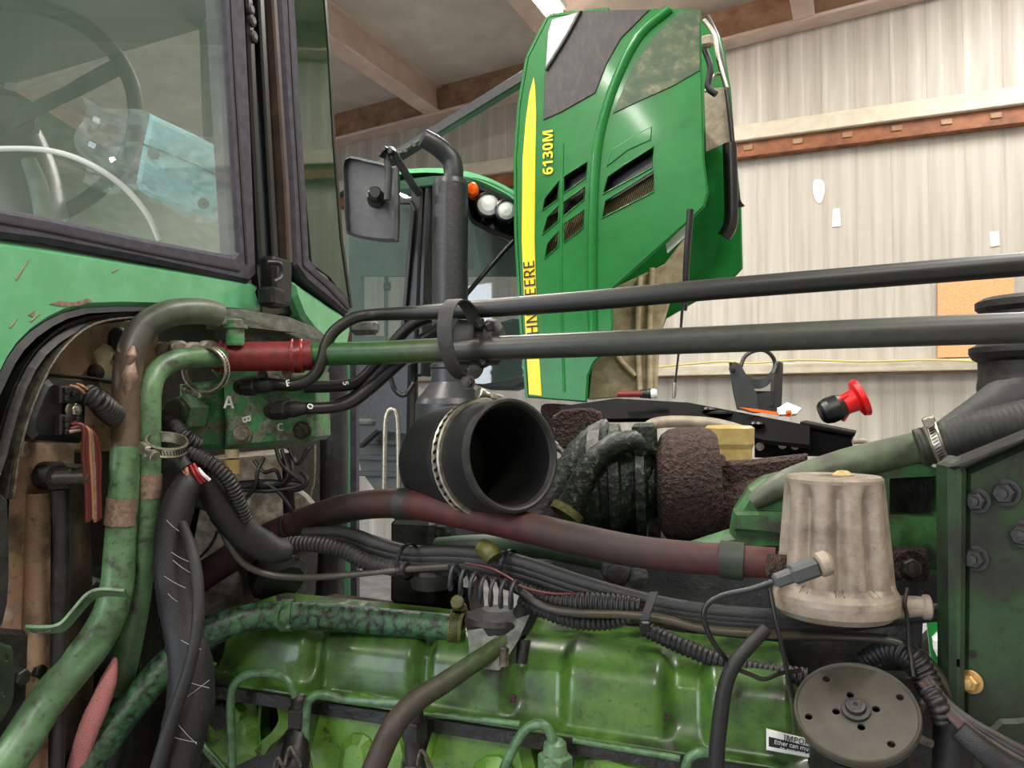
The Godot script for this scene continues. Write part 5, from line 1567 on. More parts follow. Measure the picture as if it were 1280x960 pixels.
func near_lines() -> void:
	var n: Vector3 = F1[0]
	var x := Vector3.UP.cross(n).normalized()
	var na: Vector3 = A1[0]
	var xa := Vector3.UP.cross(na).normalized()
	var up := Vector3.UP
	# ---- large steel pipe bent over the valve
	tb(N, "steel_pipe", "green_pipe", [-20, 985, 0.82, 24, 14, 945, 0.84, 24, 62, 872, 0.88, 23, 120, 800, 0.91, 22, 144, 745, 0.92, 20, 150, 680, 0.93, 18.5, 154, 620, 0.93, 18, 157, 560, 0.94, 17.5], {"seg": 22, "sub": 10, "label": "thick worn green steel pipe running up past the firewall"})
	tb(N, "steel_pipe_bend", "tube_tint", [157, 562, 0.94, 17.6, 158, 500, 0.95, 17.5, 163, 445, 0.96, 17.5, 180, 410, 0.98, 17.5, 212, 392, 1.0, 17.0, 250, 389, 1.03, 16.5, 275, 394, 1.05, 15], {"seg": 22, "sub": 10, "cols": cmix([C(0.40, 0.33, 0.27), C(0.38, 0.30, 0.24), C(0.30, 0.27, 0.24), C(0.30, 0.30, 0.28), C(0.33, 0.37, 0.30), C(0.40, 0.43, 0.37), C(0.42, 0.44, 0.38)]), "label": "bare chipped bend at the top of the thick pipe"})
	for q in [[161, 470, 10, 26], [163, 445, 7, 12], [152, 556, 11, 16], [158, 520, 7, 12]]:
		var cp := begin()
		tube(cp, [P(q[0] - 2, q[1] + q[3], 0.938), P(q[0] + 1, q[1], 0.94), P(q[0] + 3, q[1] - q[3], 0.945)], [0.002, q[2] * 0.94 / FP, 0.002], {"seg": 10})
		obj(N, "paint_chip", cp, "copper_worn")
	for q in [[150, 655, 0.928, 19.0, 153, 622, 18.5], [186, 622, 0.955, 14.7, 187, 592, 14.4]]:
		tb(N, "bare_ring", "copper_worn", [q[0], q[1], q[2], q[3], q[4], q[5], q[2], q[6]], {"seg": 22})
	tb(N, "return_pipe", "green_pipe", [148, 860, 0.99, 17, 162, 800, 0.97, 16, 174, 740, 0.96, 14.5, 183, 660, 0.955, 14, 186, 600, 0.955, 14, 187, 540, 0.96, 13.5, 188, 490, 0.965, 13.5, 196, 466, 0.98, 13.5, 216, 452, 1.0, 13.5, 245, 447, 1.03, 13, 285, 446, 1.07, 13], {"seg": 20, "sub": 10, "label": "thinner green pipe bending into the red hose"})
	# cast clevis above the valve
	var cv := begin()
	slab(cv, [P(268, 386, 1.10), P(300, 386, 1.10), P(360, 396, 1.12), P(396, 410, 1.14), P(416, 428, 1.16), P(418, 448, 1.16), P(392, 446, 1.14), P(384, 426, 1.13), P(372, 416, 1.12), P(300, 408, 1.10), P(262, 404, 1.09)], 0.05)
	obj(N, "cast_bracket", cv, "grey_cast", "weathered grey cast bracket above the valve")
	sl(N, "bracket_arm", "grey_cast", [P(300, 404, 1.14), P(372, 410, 1.16), P(390, 440, 1.17), P(380, 440, 1.17), P(330, 424, 1.15), P(300, 420, 1.14)], 0.04)
	var bo := begin()
	lathe(bo, P(294, 430, 1.06), up, [0, 0.012, 0.02, 0.012, 0.021, 0.016, 0.026, 0.016, 0.026, 0.0], 18)
	hexagon(bo, P(294, 412, 1.06), up, 0.0115, 0.014)
	hexagon(bo, P(294, 432, 1.06), up, 0.012, 0.012)
	obj(N, "bracket_bolt", bo, "green_block")
	for q in [[206, 440, 16], [224, 438, 13], [243, 440, 13], [262, 438, 12]]:
		lt(N, "end_cap", "housing_grey", P(q[0], q[1], 1.12), CO - P(q[0], q[1], 1.12) + x * 0.3, [-0.03, 0.014, 0.006, 0.0145, 0.010, 0.011, 0.011, 0], 18)
	# ---- valve block
	var vb := begin()
	var vn := (na + n * 0.25).normalized()
	var V := [vn, vn.dot(P(335, 520, 1.13))]
	prism(vb, frame_of(V, 0.0), flat(V, 0.0, [278, 472, 392, 462, 394, 546, 388, 552, 280, 562]), 0.09, 0.006)
	var vlv := obj(N, "valve_block", vb, "green_block", "green hydraulic valve block marked with white letters")
	plate(N, "valve_side", "green_block", V, -0.012, [222, 480, 278, 474, 278, 562, 232, 562, 222, 540], 0.07, 0.008)
	plate(N, "valve_top", "green_block", V, -0.03, [262, 462, 400, 452, 394, 470, 276, 478], 0.06, 0.006)
	hexagon_part(N, "valve_cap", "green_block", on(V, 244, 516, -0.012), vn * 0.9 - xa * 0.35, 24.0 * 1.13 / FP, 0.03)
	lt(N, "valve_cap_face", "green_dark", on(V, 240, 516, -0.012), vn * 0.9 - xa * 0.35, [0.02, 0.022, 0.034, 0.021, 0.036, 0.018, 0.036, 0], 20)
	lt(N, "valve_plug", "housing_grey", on(V, 305, 543, 0.0), vn, [0, 0.013, 0.006, 0.013, 0.006, 0.010, 0.012, 0.0095, 0.014, 0.007, 0.014, 0.0], 22)
	bolt(N, "bolt_dark", on(V, 378, 538, 0.0), vn, 0.010, "valve_bolt")
	lt(N, "valve_spot", "green_block", on(V, 336, 536, 0.0), vn, [0, 0.008, 0.003, 0.0075, 0.004, 0], 16)
	for q in [[330, 470], [360, 468], [345, 480]]:
		lt(N, "valve_port", "housing_grey", on(V, q[0], q[1], 0.002), vn, [-0.01, 0.012, 0.004, 0.012, 0.006, 0.008, 0.002, 0.007, 0.002, 0], 18)
	var vf := frame_of(V, 0.0).basis
	for q in [["A", 286, 503, 0.024, 0.0], ["B", 308, 524, 0.017, -1.3], ["C", 350, 534, 0.015, 0.0]]:
		lettering(N, "lettering", q[0], q[3], "white", Transform3D(vf * Basis(Vector3(0, 0, 1), q[4]), on(V, q[1], q[2], 0.002)), 0.001, true)
	for q in [["E", 360, 479, 0.012, 0.2, 1.075], ["O", 388, 508, 0.011, 1.2, 1.065], ["5", 432, 479, 0.011, -1.4, 1.10]]:
		lettering(N, "lettering", q[0], q[3], "white", Transform3D(vf * Basis(Vector3(0, 0, 1), q[4]), P(q[1], q[2], q[5])), 0.001, true)
	tb(N, "brass_fitting", "cream_liner", [290, 562, 1.12, 9, 290, 572, 1.12, 9], {"seg": 8})
	tb(N, "brass_fitting", "tan_plastic", [290, 574, 1.12, 9.5, 290, 592, 1.12, 9.5], {"seg": 16})
	# hose ends in the block
	for q in [[296, 484, 352, 480, 1.09], [334, 514, 388, 510, 1.085]]:
		var hs := begin()
		var a := P(q[0], q[1], q[4] + 0.02)
		var bb := P(q[2], q[3], q[4])
		var dd := (bb - a).normalized()
		var kk: float = q[4] / FP
		lathe(hs, a, dd, [0, 8 * kk, 6 * kk, 11 * kk, 8 * kk, 11 * kk, 9 * kk, 8 * kk, 14 * kk, 8 * kk], 16)
		hexagon(hs, a + dd * 12 * kk, dd, 12.5 * kk, 18 * kk)
		lathe(hs, a + dd * 30 * kk, dd, [0, 10 * kk, 10 * kk, 10.5 * kk, 22 * kk, 8 * kk, 30 * kk, 7.5 * kk], 16)
		obj(N, "hose_fitting", hs, "dark_cast")
	var dk := C(0.115, 0.105, 0.095)
	tb(N, "steel_line", "tube_tint", [344, 481, 1.09, 7.5, 372, 481, 1.08, 7.5, 392, 470, 1.075, 7.5, 402, 452, 1.075, 7.5, 408, 430, 1.08, 7.5, 420, 412, 1.085, 7.5, 444, 397, 1.09, 7.5, 472, 393, 1.09, 8, 520, 391, 1.06, 9, 600, 386, 1.03, 11.5, 720, 377, 0.99, 12.5, 900, 361, 0.93, 13.5, 1100, 345, 0.88, 14.5, 1320, 327, 0.83, 15.5], {"seg": 18, "sub": 8, "cols": cols(14, C(0.12, 0.115, 0.107)), "label": "long black steel line rising to the right, upper of the two"})
	tb(N, "steel_line", "tube_tint", [376, 511, 1.09, 7.5, 415, 509, 1.1, 7.5, 438, 503, 1.1, 8, 462, 486, 1.1, 8, 500, 452, 1.1, 8, 530, 424, 1.1, 8, 560, 404, 1.08, 8], {"seg": 14, "cols": cols(7, dk), "label": "bent black hydraulic line, lower of the pair"})
	tb(N, "steel_line", "tube_tint", [380, 484, 1.13, 7.5, 430, 482, 1.14, 7.5, 452, 474, 1.14, 7.5, 476, 448, 1.14, 7.5, 510, 410, 1.13, 7.5, 540, 396, 1.12, 7.5], {"seg": 14, "cols": cols(6, dk), "label": "bent black hydraulic line, upper of the pair"})
	tb(N, "steel_line", "tube_tint", [400, 512, 1.14, 6.5, 440, 497, 1.14, 6.5, 470, 470, 1.14, 6.5, 490, 450, 1.14, 6.5], {"seg": 12, "cols": cols(4, dk)})
	# the long lower pipe: green at the sleeve, oil grey further on
	var og := C(0.225, 0.23, 0.20)
	tb(N, "long_pipe", "tube_tint", [370, 445, 1.10, 14.5, 400, 443, 1.09, 14.5, 470, 441, 1.07, 14.5, 540, 438, 1.04, 15, 575, 437, 1.03, 15, 700, 432, 0.98, 15.5, 900, 424, 0.92, 17, 1100, 416, 0.86, 18.5, 1320, 408, 0.80, 20], {"seg": 22, "sub": 6, "cols": cmix([C(0.15, 0.36, 0.12), C(0.16, 0.38, 0.13), C(0.18, 0.36, 0.14), C(0.24, 0.30, 0.16), C(0.21, 0.21, 0.17), C(0.19, 0.195, 0.165), og, og, C(0.19, 0.19, 0.165)]), "label": "long pipe, green by the red sleeve and oil grey beyond"})
	var rs := begin()
	var q0 := rows([270, 447, 1.075, 18, 290, 446, 1.075, 18.5, 370, 445, 1.09, 18.5, 388, 444, 1.095, 19.5])
	tube(rs, q0[0], q0[1], {"seg": 26})
	obj(N, "red_sleeve", rs, "red_sleeve", "red rubber sleeve joining the two green pipes")
	clamp_ring(N, "red_band", P(282, 446, 1.075), P(390, 444, 1.10) - P(280, 447, 1.08), 18.6 * 1.08 / FP, 0.012, 0.0, "hose_clamp", "red painted clamp on the red sleeve, by the firewall", false)
	clamp_ring(N, "red_band", P(372, 445, 1.09), P(390, 444, 1.10) - P(280, 447, 1.08), 19.2 * 1.09 / FP, 0.016, 0.0, "hose_clamp", "red painted clamp on the red sleeve, by the long pipe", false)
	clamp_ring(N, "steel", P(257, 462, 1.04), (P(285, 446, 1.07) - P(245, 447, 1.03)).rotated(up, 0.5), 27.0 * 1.04 / FP, 0.012, -PI * 0.38, "hose_clamp", "loose bright hose clamp hanging on the thinner pipe")
	clamp_ring(N, "steel", P(208, 556, 0.945), Vector3(0.25, 1, 0.35), 23.0 * 0.945 / FP, 0.013, PI * 1.12, "hose_clamp", "loose bright hose clamp round the wiring by the thinner pipe")
	# strap clamp carrying both long pipes on a rubber block
	var sc := P(578, 424, 1.0)
	var sx := (P(620, 424, 0.985) - P(560, 424, 1.0)).normalized()
	var b2 := basis_z(sx)
	var loop := []
	for i in range(25):
		var a := TAU * i / 24.0
		loop.append(sc + b2 * Vector3(cos(a) * 0.034, sin(a) * 0.050, 0) + sx * (cos(a) * 0.012 - sin(a) * 0.006))
	var ss := begin()
	strap(ss, loop, sx * 0.019, 0.0022)
	obj(N, "strap_clamp", ss, "dark_cast", "flat steel strap clamp round both long pipes")
	lt(N, "clamp_block", "black_rubber", P(572, 428, 1.05), sx, [0, 0.0, 0, 0.026, 0.004, 0.031, 0.03, 0.031, 0.034, 0.027, 0.04, 0.027, 0.043, 0.031, 0.055, 0.030, 0.062, 0.02, 0.062, 0], 24, "black rubber block inside the strap clamp")
	bolt(N, "bolt_dark", P(585, 478, 0.985), na, 0.007, "strap_bolt")
	for q in [[600, 405], [612, 410], [604, 452], [618, 438]]:
		bx(N, "rubber_lug", "oily_black", P(q[0], q[1], 1.02), Vector3(0.014, 0.016, 0.02), Basis(Vector3(0, 0, 1), 0.4), 0.004)
	# ---- red heater hose
	var rh := C(0.30, 0.10, 0.085)
	var rd := C(0.20, 0.13, 0.11)
	tb(N, "heater_hose", "hose_tint", [215, 748, 1.22, 18, 260, 716, 1.2, 18, 305, 688, 1.18, 18, 345, 667, 1.15, 18, 400, 645, 1.11, 18, 450, 632, 1.08, 18, 510, 630, 1.05, 18.5, 570, 640, 1.02, 19, 640, 655, 1.0, 19.5, 720, 674, 0.97, 20, 800, 690, 0.945, 20, 880, 698, 0.92, 20, 970, 704, 0.89, 19], {"seg": 22, "sub": 8, "cols": cmix([rd, C(0.24, 0.13, 0.12), rd, C(0.26, 0.12, 0.11), C(0.22, 0.14, 0.12), rd, C(0.30, 0.12, 0.10), C(0.36, 0.10, 0.085), C(0.32, 0.10, 0.085), C(0.20, 0.13, 0.11), C(0.22, 0.12, 0.10), rh, C(0.38, 0.12, 0.10)]), "label": "long dull red heater hose crossing the engine"})
	for q in [[496, 630, 1.055, 516, 630, 1.05, 20], [900, 699, 0.913, 930, 702, 0.904, 23.5]]:
		tb(N, "hose_sleeve", "dark_cast" if q[0] < 600 else "green_dark", [q[0], q[1], q[2], q[6], q[3], q[4], q[5], q[6]], {"seg": 22})
	lt(N, "hose_tie", "black_rubber", P(362, 660, 1.13), P(380, 652, 1.12) - P(345, 667, 1.15), [0, 0.0195, 0, 0.0215, 0.006, 0.0215, 0.006, 0.0195], 24)
	# ---- heater hose with flaking green paint
	tb(N, "painted_hose", "flaky_hose", [80, 1000, 0.90, 22, 118, 945, 0.93, 20, 160, 888, 0.96, 19, 208, 832, 1.0, 18.5, 258, 793, 1.03, 18, 300, 775, 1.05, 17.5, 345, 769, 1.06, 17, 420, 772, 1.06, 17, 500, 779, 1.05, 16.5, 572, 785, 1.04, 16.5], {"seg": 22, "sub": 10, "label": "black hose with cracked flaking green paint"})
	clamp_ring(N, "yellowish", P(571, 785, 1.04), P(580, 786, 1.04) - P(540, 782, 1.045), 17.5 * 1.04 / FP, 0.018, 1.0, "hose_clamp", "paint smeared clamp at the end of the flaking hose")
	lt(N, "hose_clip", "green_line", P(352, 769, 1.06), P(380, 770, 1.06) - P(330, 770, 1.06), [0, 0.0185, 0, 0.021, 0.016, 0.021, 0.016, 0.0185], 26)
	var hk := begin()
	strap(hk, [P(352, 752, 1.04), P(346, 764, 1.035), P(346, 780, 1.035), P(356, 786, 1.035), P(362, 782, 1.035)], Vector3(0.006, 0.0, 0.002), 0.002)
	obj(N, "clip_hook", hk, "green_line")
	sl(N, "clip_tab", "dark_cast", [P(345, 744, 1.08), P(368, 742, 1.08), P(370, 752, 1.06), P(346, 754, 1.06)], 0.004)
	# ---- breather pipe running down across the rocker cover
	tb(N, "breather_hose", "hose_tint", [452, 1000, 0.88, 15, 470, 955, 0.89, 15, 492, 908, 0.9, 14.5, 520, 876, 0.92, 14, 556, 853, 0.94, 13, 590, 830, 0.96, 12, 622, 808, 0.98, 11, 650, 784, 1.0, 10.5], {"seg": 18, "sub": 8, "cols": cmix([C(0.25, 0.21, 0.18), C(0.25, 0.21, 0.18), C(0.27, 0.23, 0.20), C(0.25, 0.22, 0.18), C(0.25, 0.26, 0.17), C(0.24, 0.34, 0.15), C(0.30, 0.42, 0.20), C(0.30, 0.42, 0.20)]), "label": "hose bending across the rocker cover, green at its upper end"})
	tb(N, "breather_sleeve", "black_rubber", [644, 790, 1.0, 15, 652, 776, 1.01, 16, 662, 758, 1.02, 15], {"seg": 18})
	tb(N, "breather_stem", "yellowish", [660, 764, 1.03, 9, 668, 735, 1.05, 9, 672, 722, 1.06, 9, 668, 712, 1.08, 8], {"seg": 12})
	tb(N, "loom_clip", "oily_black", [655, 800, 0.99, 9, 652, 830, 0.98, 7], {"seg": 8})
	# ---- wiring
	tb(N, "braided_harness", "braid", [252, 588, 0.97, 12, 236, 605, 0.955, 18, 222, 635, 0.945, 20, 213, 680, 0.935, 20, 216, 730, 0.925, 21, 226, 780, 0.915, 22, 238, 830, 0.905, 26, 238, 880, 0.90, 29, 226, 930, 0.895, 27, 212, 1000, 0.89, 26], {"seg": 18, "sub": 8, "wobble": 0.04, "label": "thick black braided harness hanging down beside the pipes"})
	tb(N, "braided_harness", "braid", [246, 572, 0.97, 13, 262, 606, 0.985, 17, 282, 640, 1.0, 20, 308, 668, 1.02, 20, 338, 686, 1.04, 18, 365, 688, 1.05, 12], {"seg": 18, "sub": 8, "wobble": 0.05, "label": "black braided harness running down to the right"})
	tb(N, "braided_harness", "braid", [228, 606, 0.99, 10, 252, 622, 1.0, 14, 282, 634, 1.02, 12], {"seg": 12})
	tb(N, "loom_tube", "loom", [236, 566, 0.96, 9, 262, 578, 0.96, 10, 284, 598, 0.97, 10, 298, 626, 0.985, 9, 308, 650, 1.0, 8], {"pitch": 0.0052, "amp": 0.18, "seg": 12, "label": "short black corrugated loom beside the braided harness"})
	for q in [["wire_red", 238, 582, 252, 604], ["wire_red", 242, 580, 256, 602], ["wire_tan", 228, 586, 244, 604], ["white", 248, 586, 262, 600], ["wire_tan", 232, 580, 238, 600]]:
		tb(N, "bare_wire", q[0], [q[1], q[2], 0.95, 2.4, (q[1] + q[3]) * 0.5 - 1, (q[2] + q[4]) * 0.5, 0.945, 2.4, q[3], q[4], 0.95, 2.4], {"seg": 6})
	tb(N, "wire_connector", "black_satin", [224, 572, 0.95, 9, 232, 584, 0.95, 9], {"seg": 8})
	var th := begin()
	for q in [[214, 690, 236, 702], [226, 800, 252, 812], [210, 742, 222, 752], [216, 700, 238, 716], [224, 848, 262, 860], [262, 850, 214, 884], [206, 918, 246, 928], [222, 905, 246, 930], [205, 720, 232, 735], [208, 650, 224, 664]]:
		tube(th, [P(q[0], q[1], 0.868), P((q[0] + q[2]) * 0.5, (q[1] + q[3]) * 0.5 + 1, 0.864), P(q[2], q[3], 0.868)], [0.0003, 0.0003, 0.0003], {"seg": 5})
	obj(N, "frayed_thread", th, "thread_white")
	tb(N, "cable", "hose_tint", [228, 655, 0.93, 6, 240, 690, 0.905, 7.5, 247, 730, 0.89, 7.5, 247, 780, 0.875, 7.5, 238, 830, 0.865, 7.5, 222, 880, 0.86, 8, 206, 930, 0.86, 9, 186, 1000, 0.86, 10], {"seg": 14, "sub": 8, "cols": cols(8, C(0.16, 0.16, 0.17)), "label": "smooth dark cable lying along the thick harness"})
	tb(N, "thin_cable", "tube_tint", [274, 655, 1.0, 4, 286, 680, 1.01, 4.4, 304, 704, 1.02, 4.4, 335, 718, 1.03, 4.4, 380, 722, 1.03, 4.2, 440, 718, 1.02, 4.2, 500, 712, 1.0, 4.2, 560, 708, 1.0, 5], {"seg": 10, "cols": cols(8, C(0.30, 0.28, 0.25)), "label": "thin grey brown cable looping under the heater hose"})
	tb(N, "thin_cable", "loom", [272, 664, 1.02, 2, 262, 684, 1.05, 2, 240, 706, 1.08, 2], {"seg": 6})
	tb(N, "loom_tube", "loom", [345, 684, 1.06, 10, 372, 680, 1.05, 10, 400, 681, 1.04, 10.5, 430, 688, 1.03, 10.5, 456, 702, 1.02, 10.5, 490, 710, 1.01, 10, 510, 712, 1.0, 9], {"pitch": 0.006, "amp": 0.16, "seg": 14, "label": "black corrugated loom below the heater hose"})
	var bk := [[372, 672, 8], [376, 680, 8], [372, 668, 7]]
	for i in range(3):
		tb(N, "main_harness", "braid", [380, 668 + i * 6, 1.08, 8, 430, 667 + i * 7, 1.07, 9, 470, 680 + i * 8, 1.05, 10, 510, 690 + i * 7, 1.04, 9, 560, 690 + i * 8, 1.03, 9, 610, 694 + i * 8, 1.02, 9, 660, 706 + i * 8, 1.0, 9.5, 720, 726 + i * 8, 0.98, 9.5, 790, 746 + i * 7, 0.96, 9.5, 860, 760 + i * 6, 0.94, 9, 940, 768 + i * 6, 0.92, 9, 1040, 772 + i * 5, 0.9, 9, 1120, 766 + i * 4, 0.88, 8, 1190, 760 + i * 4, 0.86, 7], {"seg": 14, "label": ["black main harness strand lying uppermost", "black main harness strand in the middle", "black main harness strand lying lowest"][i]})
	tb(N, "loom_tube", "loom", [640, 728, 0.99, 8, 672, 742, 0.975, 9, 704, 752, 0.965, 13, 740, 754, 0.955, 14, 776, 756, 0.945, 13, 800, 758, 0.94, 9], {"pitch": 0.0062, "amp": 0.2, "seg": 14, "label": "split black corrugated loom above the rocker cover"})
	tb(N, "loom_tube", "loom", [650, 748, 1.0, 7, 680, 764, 0.985, 9, 720, 776, 0.97, 11, 760, 778, 0.965, 10, 790, 772, 0.96, 6], {"pitch": 0.0062, "amp": 0.2, "seg": 14})
	tb(N, "loom_tube", "loom", [806, 786, 1.0, 10, 850, 806, 0.98, 11, 900, 826, 0.96, 11, 950, 838, 0.95, 11, 1010, 846, 0.93, 11], {"pitch": 0.0066, "amp": 0.18, "seg": 14, "label": "dusty black loom behind the rocker cover"})
	tb(N, "oil_tube", "tube_tint", [625, 728, 0.99, 6.5, 650, 738, 0.975, 6.5, 680, 758, 0.96, 6, 720, 766, 0.945, 5.6, 780, 768, 0.935, 5.6, 830, 774, 0.925, 5.6, 880, 786, 0.91, 5.6, 950, 792, 0.89, 5.6, 1040, 796, 0.87, 5.8, 1110, 800, 0.85, 6.5, 1144, 816, 0.84, 8, 1170, 842, 0.83, 9, 1190, 872, 0.82, 9], {"seg": 12, "cols": cmix([C(0.16, 0.15, 0.13), C(0.15, 0.14, 0.12), C(0.17, 0.15, 0.12), C(0.22, 0.19, 0.14), C(0.28, 0.24, 0.17), C(0.27, 0.23, 0.16), C(0.24, 0.20, 0.14), C(0.28, 0.25, 0.16), C(0.22, 0.20, 0.16), C(0.22, 0.21, 0.18), C(0.23, 0.22, 0.18), C(0.24, 0.22, 0.17), C(0.22, 0.19, 0.15)]), "label": "slim brown tube running along under the harness"})
	var ts := begin()
	strap(ts, [P(818, 740, 0.92), P(812, 756, 0.915), P(806, 775, 0.91), P(806, 788, 0.912)], Vector3(0.009, 0.001, 0.003), 0.003)
	obj(N, "cable_tie", ts, "black_paint", "black cable tie with its tail")
	bx(N, "tie_lock", "black_paint", P(806, 782, 0.908), Vector3(0.012, 0.012, 0.012), Basis(), 0.002)
	for q in [[508, 702, 1.0, 26], [634, 706, 0.985, 22], [700, 755, 0.95, 14]]:
		var ax := (P(q[0] + 30, q[1] + 6, q[2] - 0.02) - P(q[0], q[1], q[2])).normalized()
		lt(N, "cable_tie", "black_paint", P(q[0], q[1], q[2] + 0.02), ax, [0, 0.022 * q[3] / 26.0, 0, 0.024 * q[3] / 26.0, 0.005, 0.024 * q[3] / 26.0, 0.005, 0.022 * q[3] / 26.0], 24)
	tb(N, "harness_boot", "yellowish", [602, 684, 1.01, 11, 612, 690, 1.0, 13, 618, 698, 0.995, 11], {"seg": 14})
	tb(N, "red_wire", "wire_rust", [582, 704, 0.98, 1.7, 612, 710, 0.97, 1.7, 636, 722, 0.965, 1.7, 654, 734, 0.96, 1.7, 690, 742, 0.96, 1.7, 728, 742, 0.96, 1.7], {"seg": 6, "label": "thin red wire"})
	# coiled lead
	var co := []
	var cr := []
	for i in range(121):
		var t := i / 120.0
		var a := t * TAU * 7.0
		var sag := sin(t * PI) * 6.0
		co.append(P(560 + t * 88 + cos(a) * 3.5, 718 + t * 26 + sag + sin(a) * 17.0, 0.955 + cos(a) * 0.016))
		cr.append(0.0026)
	var cst := begin()
	tube(cst, co, cr, {"seg": 8, "sub": 2})
	obj(N, "coiled_lead", cst, "black_satin", "black coiled lead hanging like a spring")
	# small wires under the valve block
	for q in [[330, 572, 322, 590, 318, 610, 300, 630], [345, 560, 352, 580, 368, 596, 380, 606], [352, 562, 360, 590, 352, 604, 330, 608], [318, 576, 330, 590, 345, 588, 352, 606], [362, 560, 372, 580, 386, 560, 380, 572], [376, 590, 384, 600, 374, 612, 340, 612], [322, 600, 345, 612, 362, 634, 366, 650], [300, 612, 330, 614, 352, 612, 384, 606]]:
		tb(N, "loose_wire", "loom", [q[0], q[1], 1.13, 2.6, q[2], q[3], 1.12, 2.6, q[4], q[5], 1.12, 2.6, q[6], q[7], 1.13, 2.6], {"seg": 6})
	tb(N, "loose_hose", "loom", [358, 566, 1.15, 6, 360, 600, 1.15, 7, 362, 640, 1.16, 8, 368, 690, 1.18, 8], {"seg": 10})
	tb(N, "loose_hose", "loom", [300, 608, 1.14, 7, 330, 606, 1.13, 7, 360, 606, 1.13, 6, 380, 606, 1.13, 5], {"seg": 10})
	# ---- what stands behind the wiring
	sl(N, "steering_housing", "housing_grey", [P(262, 575, 1.26), P(366, 566, 1.3), P(372, 760, 1.3), P(240, 772, 1.24), P(240, 690, 1.24)], 0.15, "grey brown cast housing behind the wiring")
	lt(N, "motor_drum", "housing_grey", P(350, 655, 1.24), CO - P(350, 655, 1.24), [-0.1, 0.062, 0.0, 0.062, 0.008, 0.055, 0.01, 0.0], 32, "round grey motor end behind the wiring")
	lt(N, "motor_drum", "dark_cast", P(344, 716, 1.25), Vector3(0.6, -0.5, 0.6), [-0.1, 0.045, 0.02, 0.045, 0.03, 0.035, 0.032, 0], 28)
	sl(N, "housing_rib", "grime_plate", [P(300, 700, 1.22), P(322, 690, 1.22), P(325, 750, 1.22), P(305, 756, 1.22)], 0.02)
	tb(N, "cab_post_leg", "black_satin", [416, 440, 1.5, 17, 417, 520, 1.5, 17, 417, 620, 1.5, 17, 415, 690, 1.5, 17, 408, 790, 1.5, 17], {"seg": 18, "label": "black round leg under the cab corner"})
	sl(N, "green_trim", "green_cab", [P(430, 452, 1.52), P(436, 452, 1.52), P(437, 790, 1.52), P(430, 790, 1.52)], 0.03, "thin green trim strip beside the black leg")
	sl(N, "grey_trim", "seal_rubber", [P(437, 446, 1.53), P(445, 446, 1.53), P(446, 790, 1.53), P(438, 790, 1.53)], 0.03)
	for q in [[440, 398, 462, 416], [432, 392, 448, 404]]:
		sl(N, "mirror_stay", "grey_cast", [P(q[0], q[1], 1.42), P(q[0] + 16, q[1] - 2, 1.42), P(q[2] + 6, q[3] - 6, 1.42), P(q[2], q[3], 1.42), P(q[0] + 2, q[3] + 2, 1.42)], 0.02)
	bx(N, "stay_pad", "grey_cast", P(456, 409, 1.40), Vector3(0.05, 0.028, 0.03), basis_z(na), 0.008)
	tb(N, "cab_cable", "steel", [394, 556, 1.4, 1.3, 393, 600, 1.4, 1.3, 388, 622, 1.4, 1.5, 387, 670, 1.4, 3.0], {"seg": 6})
	sl(N, "frame_rail", "grime_plate", [P(380, 752, 1.4), P(420, 742, 1.4), P(510, 754, 1.4), P(510, 790, 1.38), P(380, 780, 1.38)], 0.05, "dirty frame rail ledge")
	# ---- bent bracket on the big pipe
	var bb3 := begin()
	strap(bb3, [P(36, 786, 0.84), P(58, 787, 0.84), P(78, 783, 0.84), P(94, 766, 0.845), P(112, 746, 0.85), P(130, 740, 0.855), P(158, 742, 0.86)], Vector3(0.006, 0.012, 0.022), 0.003)
	var hb := obj(N, "bent_bracket", bb3, "green_pipe", "bent flat steel bracket welded to the thick pipe")
	var ring := []
	for i in range(17):
		var a := TAU * i / 16.0
		ring.append(P(52 + cos(a) * 13, 786 + sin(a) * 4, 0.838))
	var rr := []
	rr.resize(17); rr.fill(0.0016)
	var rst := begin()
	tube(rst, ring, rr, {"seg": 6, "sub": 2})
	obj(hb, "bolt_hole", rst, "old_steel")
	# pink foam sleeve
	tb(N, "foam_sleeve", "pink_foam", [144, 822, 0.93, 2, 136, 850, 0.925, 10, 120, 890, 0.92, 13, 104, 930, 0.915, 12, 88, 990, 0.91, 10], {"seg": 14, "wobble": 0.06, "label": "pink foam sleeve between the pipes"})
	tb(N, "drop_pipe", "dark_cast", [158, 830, 1.0, 18, 150, 870, 1.0, 17, 138, 920, 1.0, 16, 130, 1000, 1.0, 16], {"seg": 14})
	# engine feet out of sight carry everything down to the floor
	var fr := begin()
	box(fr, Transform3D(basis_z(na), Vector3(N.position.x, 0.62, N.position.z) - na * 0.18), Vector3(2.4, 0.5, 0.5), 0.03)
	obj(N, "chassis", fr, "oily_black")
	box_wheel(N, Vector3(N.position.x, 0, N.position.z) - xa * 1.7 + na * 0.1, na, 0.55, 0.4)
	box_wheel(N, Vector3(N.position.x, 0, N.position.z) + xa * 1.5 + na * 0.1, na, 0.5, 0.36)


